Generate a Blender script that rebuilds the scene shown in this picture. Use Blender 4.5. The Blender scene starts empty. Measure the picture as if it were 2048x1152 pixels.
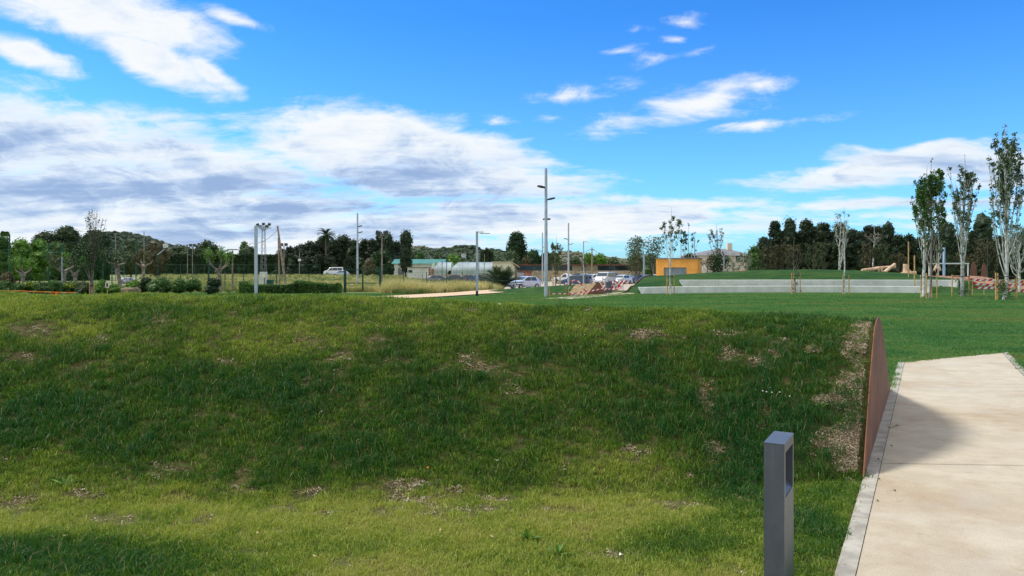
import bpy, math, random
import numpy as np
from math import sin, cos, pi, radians, tan, atan2, sqrt

# ------------------------------------------------------------------ camera, world, sun
scene = bpy.context.scene
FPX, ZC, HY = 1480.0, 1.7, 540.0        # focal length in photo pixels, eye height, horizon row
cam_d = bpy.data.cameras.new("camera")
cam_d.sensor_width = 36.0
cam_d.lens = 36.0 * FPX / 2048.0
cam_d.shift_y = -(576 - HY) / 2048.0
cam_d.clip_start = 0.05
cam_d.clip_end = 20000
cam = bpy.data.objects.new("camera", cam_d)
scene.collection.objects.link(cam)
cam.location = (0, 0, ZC)
cam.rotation_euler = (radians(90), 0, 0)
scene.camera = cam

SUN_AZ, SUN_EL = 80.0, 54.0             # degrees left of the view direction, degrees up
sun_d = bpy.data.lights.new("sun", 'SUN')
sun_d.energy = 2.95
sun_d.angle = radians(12.0)
sun_d.color = (1.0, 0.95, 0.86)
sun = bpy.data.objects.new("sun", sun_d)
scene.collection.objects.link(sun)
sv = (-sin(radians(SUN_AZ)) * cos(radians(SUN_EL)), cos(radians(SUN_AZ)) * cos(radians(SUN_EL)), sin(radians(SUN_EL)))
import mathutils
sun.rotation_euler = mathutils.Vector(sv).to_track_quat('Z', 'Y').to_euler()

scene.view_settings.view_transform = 'Standard'
scene.view_settings.look = 'None'
scene.view_settings.exposure = 0.35
scene.view_settings.gamma = 1.0
scene.cycles.max_bounces = 6
scene.cycles.transparent_max_bounces = 12


class NT:
    """small helper for writing node trees"""
    def __init__(s, tree):
        s.t = tree
        s.n = tree.nodes
        s.l = tree.links

    def new(s, typ, **kw):
        n = s.n.new(typ)
        for k, v in kw.items():
            setattr(n, k, v)
        return n

    def put(s, sock, v):
        if v is None:
            return
        if hasattr(v, 'is_output'):
            s.l.new(v, sock)
        else:
            sock.default_value = v

    def math(s, op, a, b=None, c=None, clamp=False):
        n = s.new('ShaderNodeMath', operation=op)
        n.use_clamp = clamp
        s.put(n.inputs[0], a)
        s.put(n.inputs[1], b)
        s.put(n.inputs[2], c)
        return n.outputs[0]

    def vmath(s, op, a, b=None):
        n = s.new('ShaderNodeVectorMath', operation=op)
        s.put(n.inputs[0], a)
        s.put(n.inputs[1], b)
        return n.outputs['Value'] if op in ('LENGTH', 'DOT_PRODUCT') else n.outputs[0]

    def noise(s, vec, scale, detail=4, rough=0.55, dist=0.0):
        n = s.new('ShaderNodeTexNoise')
        s.put(n.inputs['Vector'], vec)
        n.inputs['Scale'].default_value = scale
        n.inputs['Detail'].default_value = detail
        n.inputs['Roughness'].default_value = rough
        n.inputs['Distortion'].default_value = dist
        return n.outputs['Fac']

    def mapr(s, v, a, b, c=0.0, d=1.0, smooth=True):
        n = s.new('ShaderNodeMapRange')
        n.interpolation_type = 'SMOOTHSTEP' if smooth else 'LINEAR'
        s.put(n.inputs[0], v)
        for i, q in enumerate((a, b, c, d)):
            s.put(n.inputs[i + 1], q)
        return n.outputs[0]

    def mix(s, f, a, b, blend='MIX'):
        n = s.new('ShaderNodeMix', data_type='RGBA', blend_type=blend)
        s.put(n.inputs[0], f)
        s.put(n.inputs[6], (*a, 1) if isinstance(a, tuple) and len(a) == 3 else a)
        s.put(n.inputs[7], (*b, 1) if isinstance(b, tuple) and len(b) == 3 else b)
        return n.outputs[2]

    def ramp(s, f, stops):
        n = s.new('ShaderNodeValToRGB')
        s.put(n.inputs[0], f)
        e = n.color_ramp.elements
        while len(e) < len(stops):
            e.new(0.5)
        for q, (p, c) in zip(e, stops):
            q.position = p
            q.color = (*c, 1)
        return n.outputs[0]

    def mapping(s, vec, loc=(0, 0, 0), rot=(0, 0, 0), scale=(1, 1, 1), typ='POINT'):
        n = s.new('ShaderNodeMapping', vector_type=typ)
        s.put(n.inputs[0], vec)
        n.inputs['Location'].default_value = loc if typ != 'NORMAL' else loc
        n.inputs['Rotation'].default_value = rot
        n.inputs['Scale'].default_value = scale
        return n.outputs[0]


def build_world():
    w = bpy.data.worlds.new("World")
    scene.world = w
    w.use_nodes = True
    t = NT(w.node_tree)
    for n in list(t.n):
        t.n.remove(n)
    out = t.new('ShaderNodeOutputWorld')
    sky = t.new('ShaderNodeTexSky', sky_type='NISHITA')
    sky.sun_disc = False
    sky.sun_elevation = radians(SUN_EL)
    sky.sun_rotation = radians(-SUN_AZ)
    sky.air_density = 1.0
    sky.dust_density = 0.6
    sky.ozone_density = 1.6
    tc = t.new('ShaderNodeTexCoord').outputs['Generated']
    sep = t.new('ShaderNodeSeparateXYZ')
    t.put(sep.inputs[0], tc)
    x, y, z = sep.outputs
    # u = azimuth, v = tangent of elevation
    u = t.math('ARCTAN2', x, y)
    hz = t.math('SQRT', t.math('ADD', t.math('MULTIPLY', x, x), t.math('MULTIPLY', y, y)))
    v = t.math('DIVIDE', z, t.math('MAXIMUM', hz, 0.02))
    cuv = t.new('ShaderNodeCombineXYZ')
    t.put(cuv.inputs[0], u)
    t.put(cuv.inputs[1], v)
    uv = cuv.outputs[0]
    # cloud layer plane coordinates: flattening towards the horizon
    zz = t.math('ADD', t.math('MAXIMUM', z, 0.0), 0.15)
    cp = t.new('ShaderNodeCombineXYZ')
    t.put(cp.inputs[0], t.math('DIVIDE', x, zz))
    t.put(cp.inputs[1], t.math('DIVIDE', y, zz))
    plane = cp.outputs[0]
    warp = t.noise(plane, 1.1, 4, 0.6)
    warp2 = t.noise(t.mapping(plane, (7.3, 2.1, 4.0)), 1.1, 4, 0.6)
    cw = t.new('ShaderNodeCombineXYZ')
    t.put(cw.inputs[0], t.math('MULTIPLY_ADD', warp, 0.16, -0.08))
    t.put(cw.inputs[1], t.math('MULTIPLY_ADD', warp2, 0.045, -0.0225))
    wuv = t.vmath('ADD', uv, cw.outputs[0])
    blobs = [  # px, py, rx, ry, rot(deg, + = rising to the right), strength
        (120, 365, 800, 170, -5, 2.0), (780, 300, 330, 92, -5, 1.8), (120, 470, 1300, 110, 0, 1.6),
        (900, 360, 330, 60, 0, 1.6), (1100, 440, 560, 62, 0, 1.5), (1400, 402, 200, 24, 0, 1.1), (1100, 355, 160, 10, 0, .8),
        (200, 25, 340, 66, -8, 1.5), (310, 105, 200, 46, -22, 1.3), (60, 98, 140, 26, -12, 1.0), (445, 152, 75, 26, -30, 1.0),
        (470, 45, 90, 18, -15, .8),
        (1140, 188, 120, 28, 3, .55), (1400, 205, 170, 36, 16, .72), (1290, 245, 210, 24, 4, .6), (1510, 178, 100, 24, 4, .55),
        (1510, 258, 150, 16, 2, .5), (1370, 50, 55, 17, -8, .46), (1385, 104, 75, 15, 10, .46), (1285, 120, 55, 16, -5, .44),
        (1270, 60, 34, 12, 0, .36), (1330, 86, 34, 10, -10, .4), (1230, 104, 44, 10, 0, .4), (1100, 238, 60, 12, 0, .5), (1000, 240, 70, 14, -3, .6), (480, 250, 60, 12, 0, .5),
        (1775, 340, 300, 38, 3, 1.25), (1880, 303, 120, 14, 0, 1.2), (1990, 345, 160, 34, 0, 1.0), (1740, 410, 190, 17, 2, 1.05),
        (1980, 400, 160, 14, 0, .9), (1720, 440, 300, 18, 0, .6),
        (2600, 300, 420, 70, 0, 1.1), (-900, 250, 500, 160, 0, 1.3), (3400, 380, 400, 60, 0, 1.0),
    ]
    dens = None
    for (px, py, rx, ry, rot, st) in blobs:
        k = (px - 1024) / FPX
        cu = math.atan(k)
        cv = (HY - py) / FPX / sqrt(1 + k * k)
        m = t.mapping(wuv, (cu, cv, 0), (0, 0, radians(rot)), (rx / FPX / (1 + .6 * min(k * k, 1)), ry / FPX, 1), 'TEXTURE')
        L = t.vmath('LENGTH', m)
        q = t.math('MULTIPLY', t.math('SUBTRACT', 1.0, L), st)
        q = t.math('MINIMUM', q, 0.92)
        dens = q if dens is None else t.math('MAXIMUM', dens, q)
    streak = t.mapping(plane, (0, 0, 0), (0, 0, radians(12)), (0.8, 1.5, 1))
    n1 = t.noise(streak, 1.7, 9, 0.6, 0.35)
    n2 = t.noise(t.mapping(plane, (3, 9, 1), (0, 0, radians(10)), (1.0, 1.5, 1)), 5.5, 8, 0.6, 0.4)
    n5 = t.noise(t.mapping(wuv, scale=(1, 1.7, 1)), 11.0, 9, 0.66, 0.6)
    nn = t.math('ADD', t.math('MULTIPLY', n1, 1.5), t.math('MULTIPLY', n2, 0.75))
    nn = t.math('ADD', nn, t.math('MULTIPLY', n5, 1.4))
    f = t.math('ADD', dens, t.math('MULTIPLY_ADD', nn, 1.0, -1.83))
    cover = t.mapr(f, -0.02, 0.78)
    # unseen broken cloud added overhead and behind the viewer, for neutral fill
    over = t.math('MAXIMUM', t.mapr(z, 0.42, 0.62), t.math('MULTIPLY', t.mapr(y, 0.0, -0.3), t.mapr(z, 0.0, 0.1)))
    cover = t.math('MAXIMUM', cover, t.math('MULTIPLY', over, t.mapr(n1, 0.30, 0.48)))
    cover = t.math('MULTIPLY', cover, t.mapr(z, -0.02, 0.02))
    # cloud shade: thick middles and undersides blue grey, thin edges and tops white
    n3 = t.noise(t.mapping(plane, (11, 5, 0), (0, 0, radians(8)), (0.5, 1.4, 1)), 1.0, 7, 0.58, 0.3)
    n4 = t.noise(t.mapping(plane, (1, 5, 0), (0, 0, radians(8)), (0.8, 1.8, 1)), 2.6, 7, 0.55, 0.3)
    thick = t.mapr(f, 0.35, 1.3)
    low = t.math('MULTIPLY', t.mapr(v, 0.20, 0.12), t.mapr(v, 0.03, 0.10, 0.45, 1.0))
    sh = t.math('ADD', t.math('MULTIPLY', n3, 1.5), t.math('MULTIPLY', n4, 0.6))
    sh = t.math('ADD', sh, t.math('MULTIPLY_ADD', n5, 0.8, -0.4))
    sh = t.math('ADD', sh, t.math('MULTIPLY', thick, 0.30))
    sh = t.math('ADD', sh, t.math('MULTIPLY', low, 0.45))
    sh = t.math('SUBTRACT', sh, t.math('MULTIPLY', t.mapr(u, -0.2, 0.35), 0.22))
    shade = t.mapr(sh, 1.08, 1.92)
    ccol = t.ramp(shade, [(0.0, (0.98, 1.0, 1.0)), (0.4, (0.80, 0.88, 0.98)), (0.75, (0.54, 0.67, 0.88)), (1.0, (0.33, 0.46, 0.72))])
    tint = t.mix(t.mapr(v, 0.0, 0.34, smooth=False), SKY_TINT_LOW, SKY_TINT_TOP)
    skyc = t.mix(1.0, sky.outputs[0], tint, 'MULTIPLY')
    bg1 = t.new('ShaderNodeBackground')
    t.put(bg1.inputs[0], skyc)
    bg1.inputs[1].default_value = SKY_STR
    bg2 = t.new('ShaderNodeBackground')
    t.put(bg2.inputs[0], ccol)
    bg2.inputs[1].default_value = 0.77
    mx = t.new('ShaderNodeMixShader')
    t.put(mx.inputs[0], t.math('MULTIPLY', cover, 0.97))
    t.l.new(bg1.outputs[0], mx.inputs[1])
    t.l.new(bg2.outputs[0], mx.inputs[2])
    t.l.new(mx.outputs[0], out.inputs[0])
    w.cycles.sampling_method = 'MANUAL'
    w.cycles.sample_map_resolution = 512


SKY_TINT_LOW = (0.50, 0.98, 1.50)
SKY_TINT_TOP = (0.20, 0.70, 1.32)
SKY_STR = 0.13
build_world()

# ------------------------------------------------------------------ helpers
COL = scene.collection


def X(px, d):
    return (px - 1024) / FPX * d


def Z(py, d):
    return ZC - (py - HY) / FPX * d


def ss(a, b, x):
    t = np.clip((np.asarray(x, float) - a) / (b - a), 0, 1)
    return t * t * (3 - 2 * t)


def vnoise(x, y, seed=0):
    """smooth value noise in 0..1"""
    x = np.asarray(x, float)
    y = np.asarray(y, float)
    xi = np.floor(x).astype(np.int64)
    yi = np.floor(y).astype(np.int64)
    xf = x - xi
    yf = y - yi

    def h(a, b):
        n = (a * 374761393 + b * 668265263 + seed * 1442695041) & 0xffffffff
        n = ((n ^ (n >> 13)) * 1274126177) & 0xffffffff
        return ((n ^ (n >> 16)) & 0xffff) / 65535.0
    u = xf * xf * (3 - 2 * xf)
    v = yf * yf * (3 - 2 * yf)
    return (h(xi, yi) * (1 - u) + h(xi + 1, yi) * u) * (1 - v) + (h(xi, yi + 1) * (1 - u) + h(xi + 1, yi + 1) * u) * v


def fbm(x, y, seed=0, oct=4):
    s = 0
    a = 0.5
    tot = 0
    for i in range(oct):
        s = s + a * vnoise(np.asarray(x) * 2 ** i, np.asarray(y) * 2 ** i, seed + i * 17)
        tot += a
        a *= 0.55
    return s / tot


class MB:
    """collects geometry, links it as ONE mesh object"""
    def __init__(s):
        s.v = []
        s.f = []
        s.n = 0

    def add(s, v, f, mat=0, smooth=False):
        v = np.asarray(v, float).reshape(-1, 3)
        f = np.asarray(f, int)
        s.v.append(v)
        s.f.append((f + s.n, mat, smooth))
        s.n += len(v)
        return s

    def box(s, c, size, rz=0, mat=0, tilt=None):
        x, y, z = [q / 2 for q in size]
        v = np.array([(-x, -y, -z), (x, -y, -z), (x, y, -z), (-x, y, -z), (-x, -y, z), (x, -y, z), (x, y, z), (-x, y, z)])
        if tilt is not None:
            v = v @ np.array(mathutils.Euler(tilt).to_matrix()).T
        c_, s_ = cos(rz), sin(rz)
        v = v @ np.array([[c_, s_, 0], [-s_, c_, 0], [0, 0, 1]])
        return s.add(v + np.array(c), [(0, 3, 2, 1), (4, 5, 6, 7), (0, 1, 5, 4), (1, 2, 6, 5), (2, 3, 7, 6), (3, 0, 4, 7)], mat)

    def tube(s, pts, rad, n=8, mat=0, cap=True, smooth=True):
        pts = np.asarray(pts, float)
        m = len(pts)
        rad = np.broadcast_to(np.asarray(rad, float), (m,))
        tan_ = np.gradient(pts, axis=0)
        tan_ /= np.linalg.norm(tan_, axis=1)[:, None] + 1e-9
        ref = np.array([0, 0, 1.0]) if abs(tan_[0][2]) < 0.9 else np.array([1.0, 0, 0])
        a = np.cross(tan_, ref)
        a /= np.linalg.norm(a, axis=1)[:, None] + 1e-9
        b = np.cross(tan_, a)
        ang = np.arange(n) * 2 * pi / n
        ring = a[:, None, :] * np.cos(ang)[None, :, None] + b[:, None, :] * np.sin(ang)[None, :, None]
        v = pts[:, None, :] + ring * rad[:, None, None]
        i = np.arange(m - 1)[:, None] * n
        j = np.arange(n)[None, :]
        j2 = (j + 1) % n
        f = np.stack([i + j, i + j2, i + n + j2, i + n + j], -1).reshape(-1, 4)
        s.add(v.reshape(-1, 3), f, mat, smooth)
        if cap:
            s.add(v[0], [tuple(range(n))[::-1]], mat)
            s.add(v[-1], [tuple(range(n))], mat)
        return s

    def quads(s, v, mat=0):
        v = np.asarray(v, float).reshape(-1, 4, 3)
        k = len(v)
        return s.add(v.reshape(-1, 3), np.arange(k * 4).reshape(k, 4), mat)

    def prism(s, poly, a, b, axis='y', mat=0):
        """poly of 2-D points extruded between a and b along an axis"""
        n = len(poly)
        v = []
        for q in (a, b):
            for p in poly:
                v.append((p[0], q, p[1]) if axis == 'y' else ((q, p[0], p[1]) if axis == 'x' else (p[0], p[1], q)))
        s.add(v, [tuple(range(n))], mat)
        s.add(v, [tuple(range(n, 2 * n))[::-1]], mat)
        s.add(v, [(i, i + n, (i + 1) % n + n, (i + 1) % n) for i in range(n)], mat)
        return s

    def grid(s, P, mat=0, smooth=True):
        """P array (a, b, 3)"""
        a, b = P.shape[:2]
        i = np.arange(a - 1)[:, None] * b
        j = np.arange(b - 1)[None, :]
        f = np.stack([i + j, i + b + j, i + b + j + 1, i + j + 1], -1).reshape(-1, 4)
        return s.add(P.reshape(-1, 3), f, mat, smooth)

    def build(s, name, mats, parent=None, loc=None, rz=0):
        me = bpy.data.meshes.new(name)
        V = np.concatenate(s.v) if s.v else np.zeros((0, 3))
        me.vertices.add(len(V))
        me.vertices.foreach_set('co', V.ravel())
        idx = []
        start = []
        mi = []
        sm = []
        n = 0
        for f, m, smo in s.f:
            k = f.shape[1]
            idx.append(f.ravel())
            start.append(np.arange(len(f)) * k + n)
            n += f.size
            mi.append(np.full(len(f), m))
            sm.append(np.full(len(f), smo))
        idx = np.concatenate(idx)
        start = np.concatenate(start)
        me.loops.add(len(idx))
        me.loops.foreach_set('vertex_index', idx)
        me.polygons.add(len(start))
        me.polygons.foreach_set('loop_start', start)
        me.polygons.foreach_set('material_index', np.concatenate(mi))
        me.polygons.foreach_set('use_smooth', np.concatenate(sm))
        me.update(calc_edges=True)
        me.validate()
        for m in (mats if isinstance(mats, (list, tuple)) else [mats]):
            me.materials.append(m)
        o = bpy.data.objects.new(name, me)
        COL.objects.link(o)
        if loc is not None:
            o.location = loc
        o.rotation_euler[2] = rz
        if parent is not None:
            o.parent = parent
        return o


def tag(o, label=None, cat=None, group=None, kind=None):
    if label:
        o['label'] = label
    if cat:
        o['category'] = cat
    if group:
        o['group'] = group
    if kind:
        o['kind'] = kind
    return o


def thing(name, label, cat, loc=(0, 0, 0), rz=0, group=None):
    o = bpy.data.objects.new(name, None)
    COL.objects.link(o)
    o.location = loc
    o.rotation_euler = (0, 0, rz)
    o.empty_display_size = 0.2
    return tag(o, label, cat, group)


def dup(root, loc, rz=None, label=None, scale=None):
    def cp(o, par):
        c = o.copy()
        COL.objects.link(c)
        c.parent = par
        for ch in list(o.children):
            cp(ch, c)
        return c
    r = cp(root, None)
    r.location = loc
    if rz is not None:
        r.rotation_euler[2] = rz
    if label:
        r['label'] = label
    if scale:
        r.scale = scale
    return r


# ------------------------------------------------------------------ materials
MATS = {}


def mat(name, col, rough=0.7, metal=0.0, var=0.12, scale=6.0, bump=0.0, bscale=40.0, spec=0.3, col2=None, transl=0.0, coord='Object', island=0.0):
    if name in MATS:
        return MATS[name]
    m = bpy.data.materials.new(name)
    m.use_nodes = True
    t = NT(m.node_tree)
    p = t.n['Principled BSDF']
    co = t.new('ShaderNodeTexCoord').outputs[coord] if coord != 'World' else t.new('ShaderNodeNewGeometry').outputs['Position']
    n = t.noise(co, scale, 5, 0.6)
    c2 = col2 or tuple(q * (1 - var * 2) for q in col)
    f = t.mapr(n, 0.32, 0.68)
    c = t.mix(f, tuple(min(1, q * (1 + var)) for q in col), c2)
    if island:
        g = t.new('ShaderNodeNewGeometry')
        r = t.math('MULTIPLY_ADD', g.outputs['Random Per Island'], island * 2, 1 - island)
        cc = t.new('ShaderNodeCombineColor')
        for i in range(3):
            t.put(cc.inputs[i], r)
        c = t.mix(1.0, c, cc.outputs[0], 'MULTIPLY')
    t.put(p.inputs['Base Color'], c)
    p.inputs['Roughness'].default_value = rough
    p.inputs['Metallic'].default_value = metal
    p.inputs['Specular IOR Level'].default_value = spec
    if bump:
        b = t.new('ShaderNodeBump')
        b.inputs['Strength'].default_value = bump
        b.inputs['Distance'].default_value = 0.02
        t.put(b.inputs['Height'], t.noise(co, bscale, 4, 0.6))
        t.l.new(b.outputs[0], p.inputs['Normal'])
    if transl:
        tr = t.new('ShaderNodeBsdfTranslucent')
        t.put(tr.inputs[0], t.mix(1.0, c, (1.2, 1.3, 0.6), 'MULTIPLY'))
        mx = t.new('ShaderNodeMixShader')
        mx.inputs[0].default_value = transl
        t.l.new(p.outputs[0], mx.inputs[1])
        t.l.new(tr.outputs[0], mx.inputs[2])
        t.l.new(mx.outputs[0], t.n['Material Output'].inputs[0])
    MATS[name] = m
    return m


def leafm(name, c1, c2, transl=0.22):
    return mat(name, c1, 0.6, 0, 0.1, 0.8, col2=c2, transl=transl, island=0.35, spec=0.25)


M_pine = leafm('pine_needles', (0.040, 0.068, 0.020), (0.018, 0.038, 0.013), 0.08)
M_cyp = leafm('cypress_foliage', (0.026, 0.046, 0.017), (0.011, 0.023, 0.010), 0.05)
M_hedge = leafm('hedge_leaves', (0.022, 0.048, 0.014), (0.011, 0.028, 0.010), 0.08)
M_green = leafm('fresh_leaves', (0.13, 0.25, 0.032), (0.06, 0.14, 0.02), 0.25)
M_mid = leafm('green_leaves', (0.070, 0.145, 0.030), (0.034, 0.080, 0.018), 0.2)
M_dark = leafm('dark_leaves', (0.025, 0.060, 0.016), (0.012, 0.034, 0.010), 0.12)
M_olive = leafm('olive_leaves', (0.085, 0.115, 0.050), (0.040, 0.062, 0.026), 0.2)
M_grey = leafm('grey_green_leaves', (0.12, 0.16, 0.095), (0.055, 0.085, 0.045), 0.2)
M_brown = leafm('brownish_leaves', (0.115, 0.095, 0.045), (0.055, 0.058, 0.026), 0.15)
M_yel = leafm('yellow_tips', (0.42, 0.42, 0.05), (0.16, 0.24, 0.03), 0.2)
M_poplar = leafm('poplar_leaves', (0.11, 0.165, 0.075), (0.045, 0.085, 0.034), 0.25)
M_green2 = leafm('poplar_green', (0.085, 0.17, 0.04), (0.035, 0.085, 0.02), 0.25)
M_silver = leafm('silvery_leaves', (0.30, 0.33, 0.27), (0.10, 0.14, 0.08), 0.2)
M_bark = mat('bark', (0.12, 0.09, 0.065), 0.9, bump=0.4, var=0.3, scale=3)
M_barkg = mat('grey_bark', (0.27, 0.23, 0.19), 0.9, bump=0.4, var=0.25, scale=3)
M_white_bark = mat('white_bark', (0.62, 0.62, 0.57), 0.8, bump=0.3, scale=4, col2=(0.30, 0.29, 0.25))
M_twig = mat('twig', (0.16, 0.12, 0.09), 0.9)
M_stake = mat('stake_wood', (0.52, 0.34, 0.13), 0.75, var=0.2, scale=5, col2=(0.36, 0.21, 0.08))
M_strap = mat('black_rubber', (0.02, 0.02, 0.02), 0.7)
M_galv = mat('galvanised_steel', (0.44, 0.47, 0.48), 0.45, 0.55, 0.08, 3.0)
M_lampg = mat('lamp_paint', (0.40, 0.48, 0.55), 0.45, 0.2, 0.05, 2.0)
M_black = mat('black_paint', (0.02, 0.02, 0.022), 0.5)
M_dgreen = mat('fence_green', (0.012, 0.075, 0.055), 0.5, 0, 0.1)
M_conc = mat('bench_concrete', (0.80, 0.79, 0.74), 0.85, 0, 0.04, 1.2, 0.15, 60, col2=(0.68, 0.67, 0.62))
M_anth = mat('anthracite_paint', (0.105, 0.118, 0.138), 0.38, 0.35, 0.06, 9, 0.06, 500)
def scuff(m):
    t = NT(m.node_tree)
    p = t.n['Principled BSDF']
    co = t.new('ShaderNodeTexCoord').outputs['Object']
    old = p.inputs['Base Color'].links[0].from_socket
    sp = t.noise(co, 130, 3, .7)
    dust = t.noise(t.mapping(co, scale=(3, 3, .6)), 5, 6, .7)
    c = t.mix(t.mapr(sp, .70, .76, 0, .6), old, (.35, .33, .29))
    c = t.mix(t.mapr(dust, .50, .75, 0, .35), c, (.22, .21, .19))
    t.put(p.inputs['Base Color'], c)


scuff(M_anth)
M_white = mat('white_paint', (0.75, 0.75, 0.73), 0.5, 0, 0.04)
M_glass = mat('dark_glass', (0.025, 0.045, 0.055), 0.08, 0, 0.1, spec=0.8)
M_tyre = mat('tyre_rubber', (0.018, 0.018, 0.018), 0.85)
M_rim = mat('rim_alloy', (0.45, 0.46, 0.47), 0.35, 0.7)
M_red = mat('red_plastic', (0.62, 0.02, 0.03), 0.5, transl=0.0)
M_tapew = mat('tape_white', (0.80, 0.78, 0.78), 0.5)
M_orange = mat('orange_plastic', (0.85, 0.22, 0.02), 0.5)
M_wood = mat('peeled_wood', (0.62, 0.45, 0.30), 0.8, 0, 0.15, 3, col2=(0.45, 0.30, 0.19))
M_oldwood = mat('old_wood', (0.32, 0.25, 0.19), 0.9, 0, 0.2, 3)


def corten():
    m = bpy.data.materials.new('corten_steel')
    m.use_nodes = True
    t = NT(m.node_tree)
    p = t.n['Principled BSDF']
    co = t.new('ShaderNodeTexCoord').outputs['Object']
    a = t.noise(co, 2.2, 8, 0.65, 0.6)
    b = t.noise(t.mapping(co, scale=(9, 9, 1.1)), 2.5, 6, 0.65)
    c = t.mix(t.mapr(a, .35, .65), (0.225, 0.083, 0.031), (0.135, 0.049, 0.021))
    c = t.mix(t.mapr(b, .56, .72), c, (0.30, 0.125, 0.048))
    sp = t.noise(co, 60, 4, 0.7)
    c = t.mix(t.mapr(sp, .55, .75, 0, .5), c, (0.06, 0.028, 0.02))
    t.put(p.inputs['Base Color'], c)
    p.inputs['Roughness'].default_value = 0.72
    bm = t.new('ShaderNodeBump')
    bm.inputs['Strength'].default_value = 0.25
    bm.inputs['Distance'].default_value = 0.004
    t.put(bm.inputs['Height'], sp)
    t.l.new(bm.outputs[0], p.inputs['Normal'])
    return m


M_corten = corten()


def path_material(name, base, dark, warm, warm_amt=0.5):
    m = bpy.data.materials.new(name)
    m.use_nodes = True
    t = NT(m.node_tree)
    p = t.n['Principled BSDF']
    co = t.new('ShaderNodeNewGeometry').outputs['Position']
    big = t.noise(co, 0.55, 5, 0.6, 0.5)
    mid = t.noise(t.mapping(co, rot=(0, 0, radians(29)), scale=(1.0, 1.25, 1)), 3.0, 8, 0.72, 0.4)
    c = t.mix(t.mapr(mid, .35, .68), base, dark)
    c = t.mix(t.mapr(big, .46, .70, 0, warm_amt), c, warm)
    grey = t.noise(t.mapping(co, loc=(4, 2, 0)), 1.1, 6, .65, .3)
    c = t.mix(t.mapr(grey, .5, .7, 0, .45), c, tuple(.5 * q + .17 for q in base))
    sp = t.noise(co, 95, 3, 0.7)
    c = t.mix(t.mapr(sp, .55, .72, 0, .65), c, (0.20, 0.16, 0.11))
    sl = t.noise(co, 170, 2, 0.6)
    c = t.mix(t.mapr(sl, .58, .74, 0, .6), c, (0.80, 0.76, 0.66))
    spot = t.noise(t.mapping(co, rot=(0, 0, radians(29)), scale=(0.55, 1.5, 1)), 13, 5, 0.75)
    c = t.mix(t.mapr(spot, .62, .72, 0, .7), c, (0.24, 0.18, 0.11))
    t.put(p.inputs['Base Color'], c)
    p.inputs['Roughness'].default_value = 0.92
    p.inputs['Specular IOR Level'].default_value = 0.15
    bm = t.new('ShaderNodeBump')
    bm.inputs['Strength'].default_value = 0.5
    bm.inputs['Distance'].default_value = 0.004
    t.put(bm.inputs['Height'], sp)
    t.l.new(bm.outputs[0], p.inputs['Normal'])
    return m


M_path = path_material('sanded_concrete', (0.50, 0.445, 0.35), (0.42, 0.365, 0.28), (0.34, 0.255, 0.165), .8)
M_kerb = mat('kerb_concrete', (0.40, 0.375, 0.325), 0.9, 0, 0.12, 5, 0.3, 120, coord='World', col2=(0.27, 0.25, 0.215))
M_tan = path_material('tan_gravel', (0.62, 0.47, 0.31), (0.54, 0.40, 0.26), (0.5, 0.37, 0.24), .4)
M_park = path_material('car_park_gravel', (0.46, 0.40, 0.32), (0.38, 0.33, 0.27), (0.3, 0.27, 0.22), .5)


def ground_mat():
    m = bpy.data.materials.new('meadow')
    m.use_nodes = True
    t = NT(m.node_tree)
    p = t.n['Principled BSDF']
    co = t.new('ShaderNodeNewGeometry').outputs['Position']
    sep = t.new('ShaderNodeSeparateXYZ')
    t.put(sep.inputs[0], co)
    # mown lawn
    big = t.noise(t.mapping(co, scale=(.55, 1.0, 1)), 0.30, 5, 0.6, .4)
    fine = t.noise(co, 9, 6, 0.75)
    lawn = t.mix(t.mapr(big, .36, .66), (0.045, 0.112, 0.021), (0.066, 0.134, 0.030))
    lawn = t.mix(t.mapr(fine, .35, .68, 0, .7), lawn, (0.028, 0.082, 0.016))
    ye = t.noise(co, 1.1, 5, 0.7)
    lawn = t.mix(t.mapr(ye, .58, .75, 0, .5), lawn, (0.115, 0.155, 0.045))
    # rough field with straw
    fb = t.noise(t.mapping(co, scale=(.5, 1.2, 1)), 0.22, 6, 0.65, .5)
    field = t.mix(t.mapr(fb, .34, .64), (0.11, 0.17, 0.05), (0.34, 0.33, 0.17))
    field = t.mix(t.mapr(fine, .4, .7, 0, .6), field, (0.050, 0.090, 0.024))
    # the field starts left of and beyond the park lawn
    xl = t.math('ADD', sep.outputs[0], t.math('MULTIPLY', sep.outputs[1], 0.10))
    m1 = t.math('MULTIPLY', t.mapr(sep.outputs[1], 52, 60), t.mapr(xl, 4, 0))
    m2 = t.mapr(sep.outputs[1], 84, 92)
    mm = t.math('MAXIMUM', m1, m2)
    c = t.mix(mm, lawn, field)
    # worn thatch in front of the mound
    near = t.mapr(sep.outputs[1], 6.6, 5.8)
    thn = t.noise(co, 26, 5, 0.7)
    th = t.mix(t.mapr(thn, .35, .65), (0.125, 0.12, 0.045), (0.07, 0.082, 0.026))
    c = t.mix(near, c, th)
    t.put(p.inputs['Base Color'], c)
    p.inputs['Roughness'].default_value = 0.95
    p.inputs['Specular IOR Level'].default_value = 0.1
    bm = t.new('ShaderNodeBump')
    bm.inputs['Strength'].default_value = 0.7
    bm.inputs['Distance'].default_value = 0.06
    t.put(bm.inputs['Height'], t.math('ADD', fine, t.math('MULTIPLY', thn, 0.5)))
    t.l.new(bm.outputs[0], p.inputs['Normal'])
    return m


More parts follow.
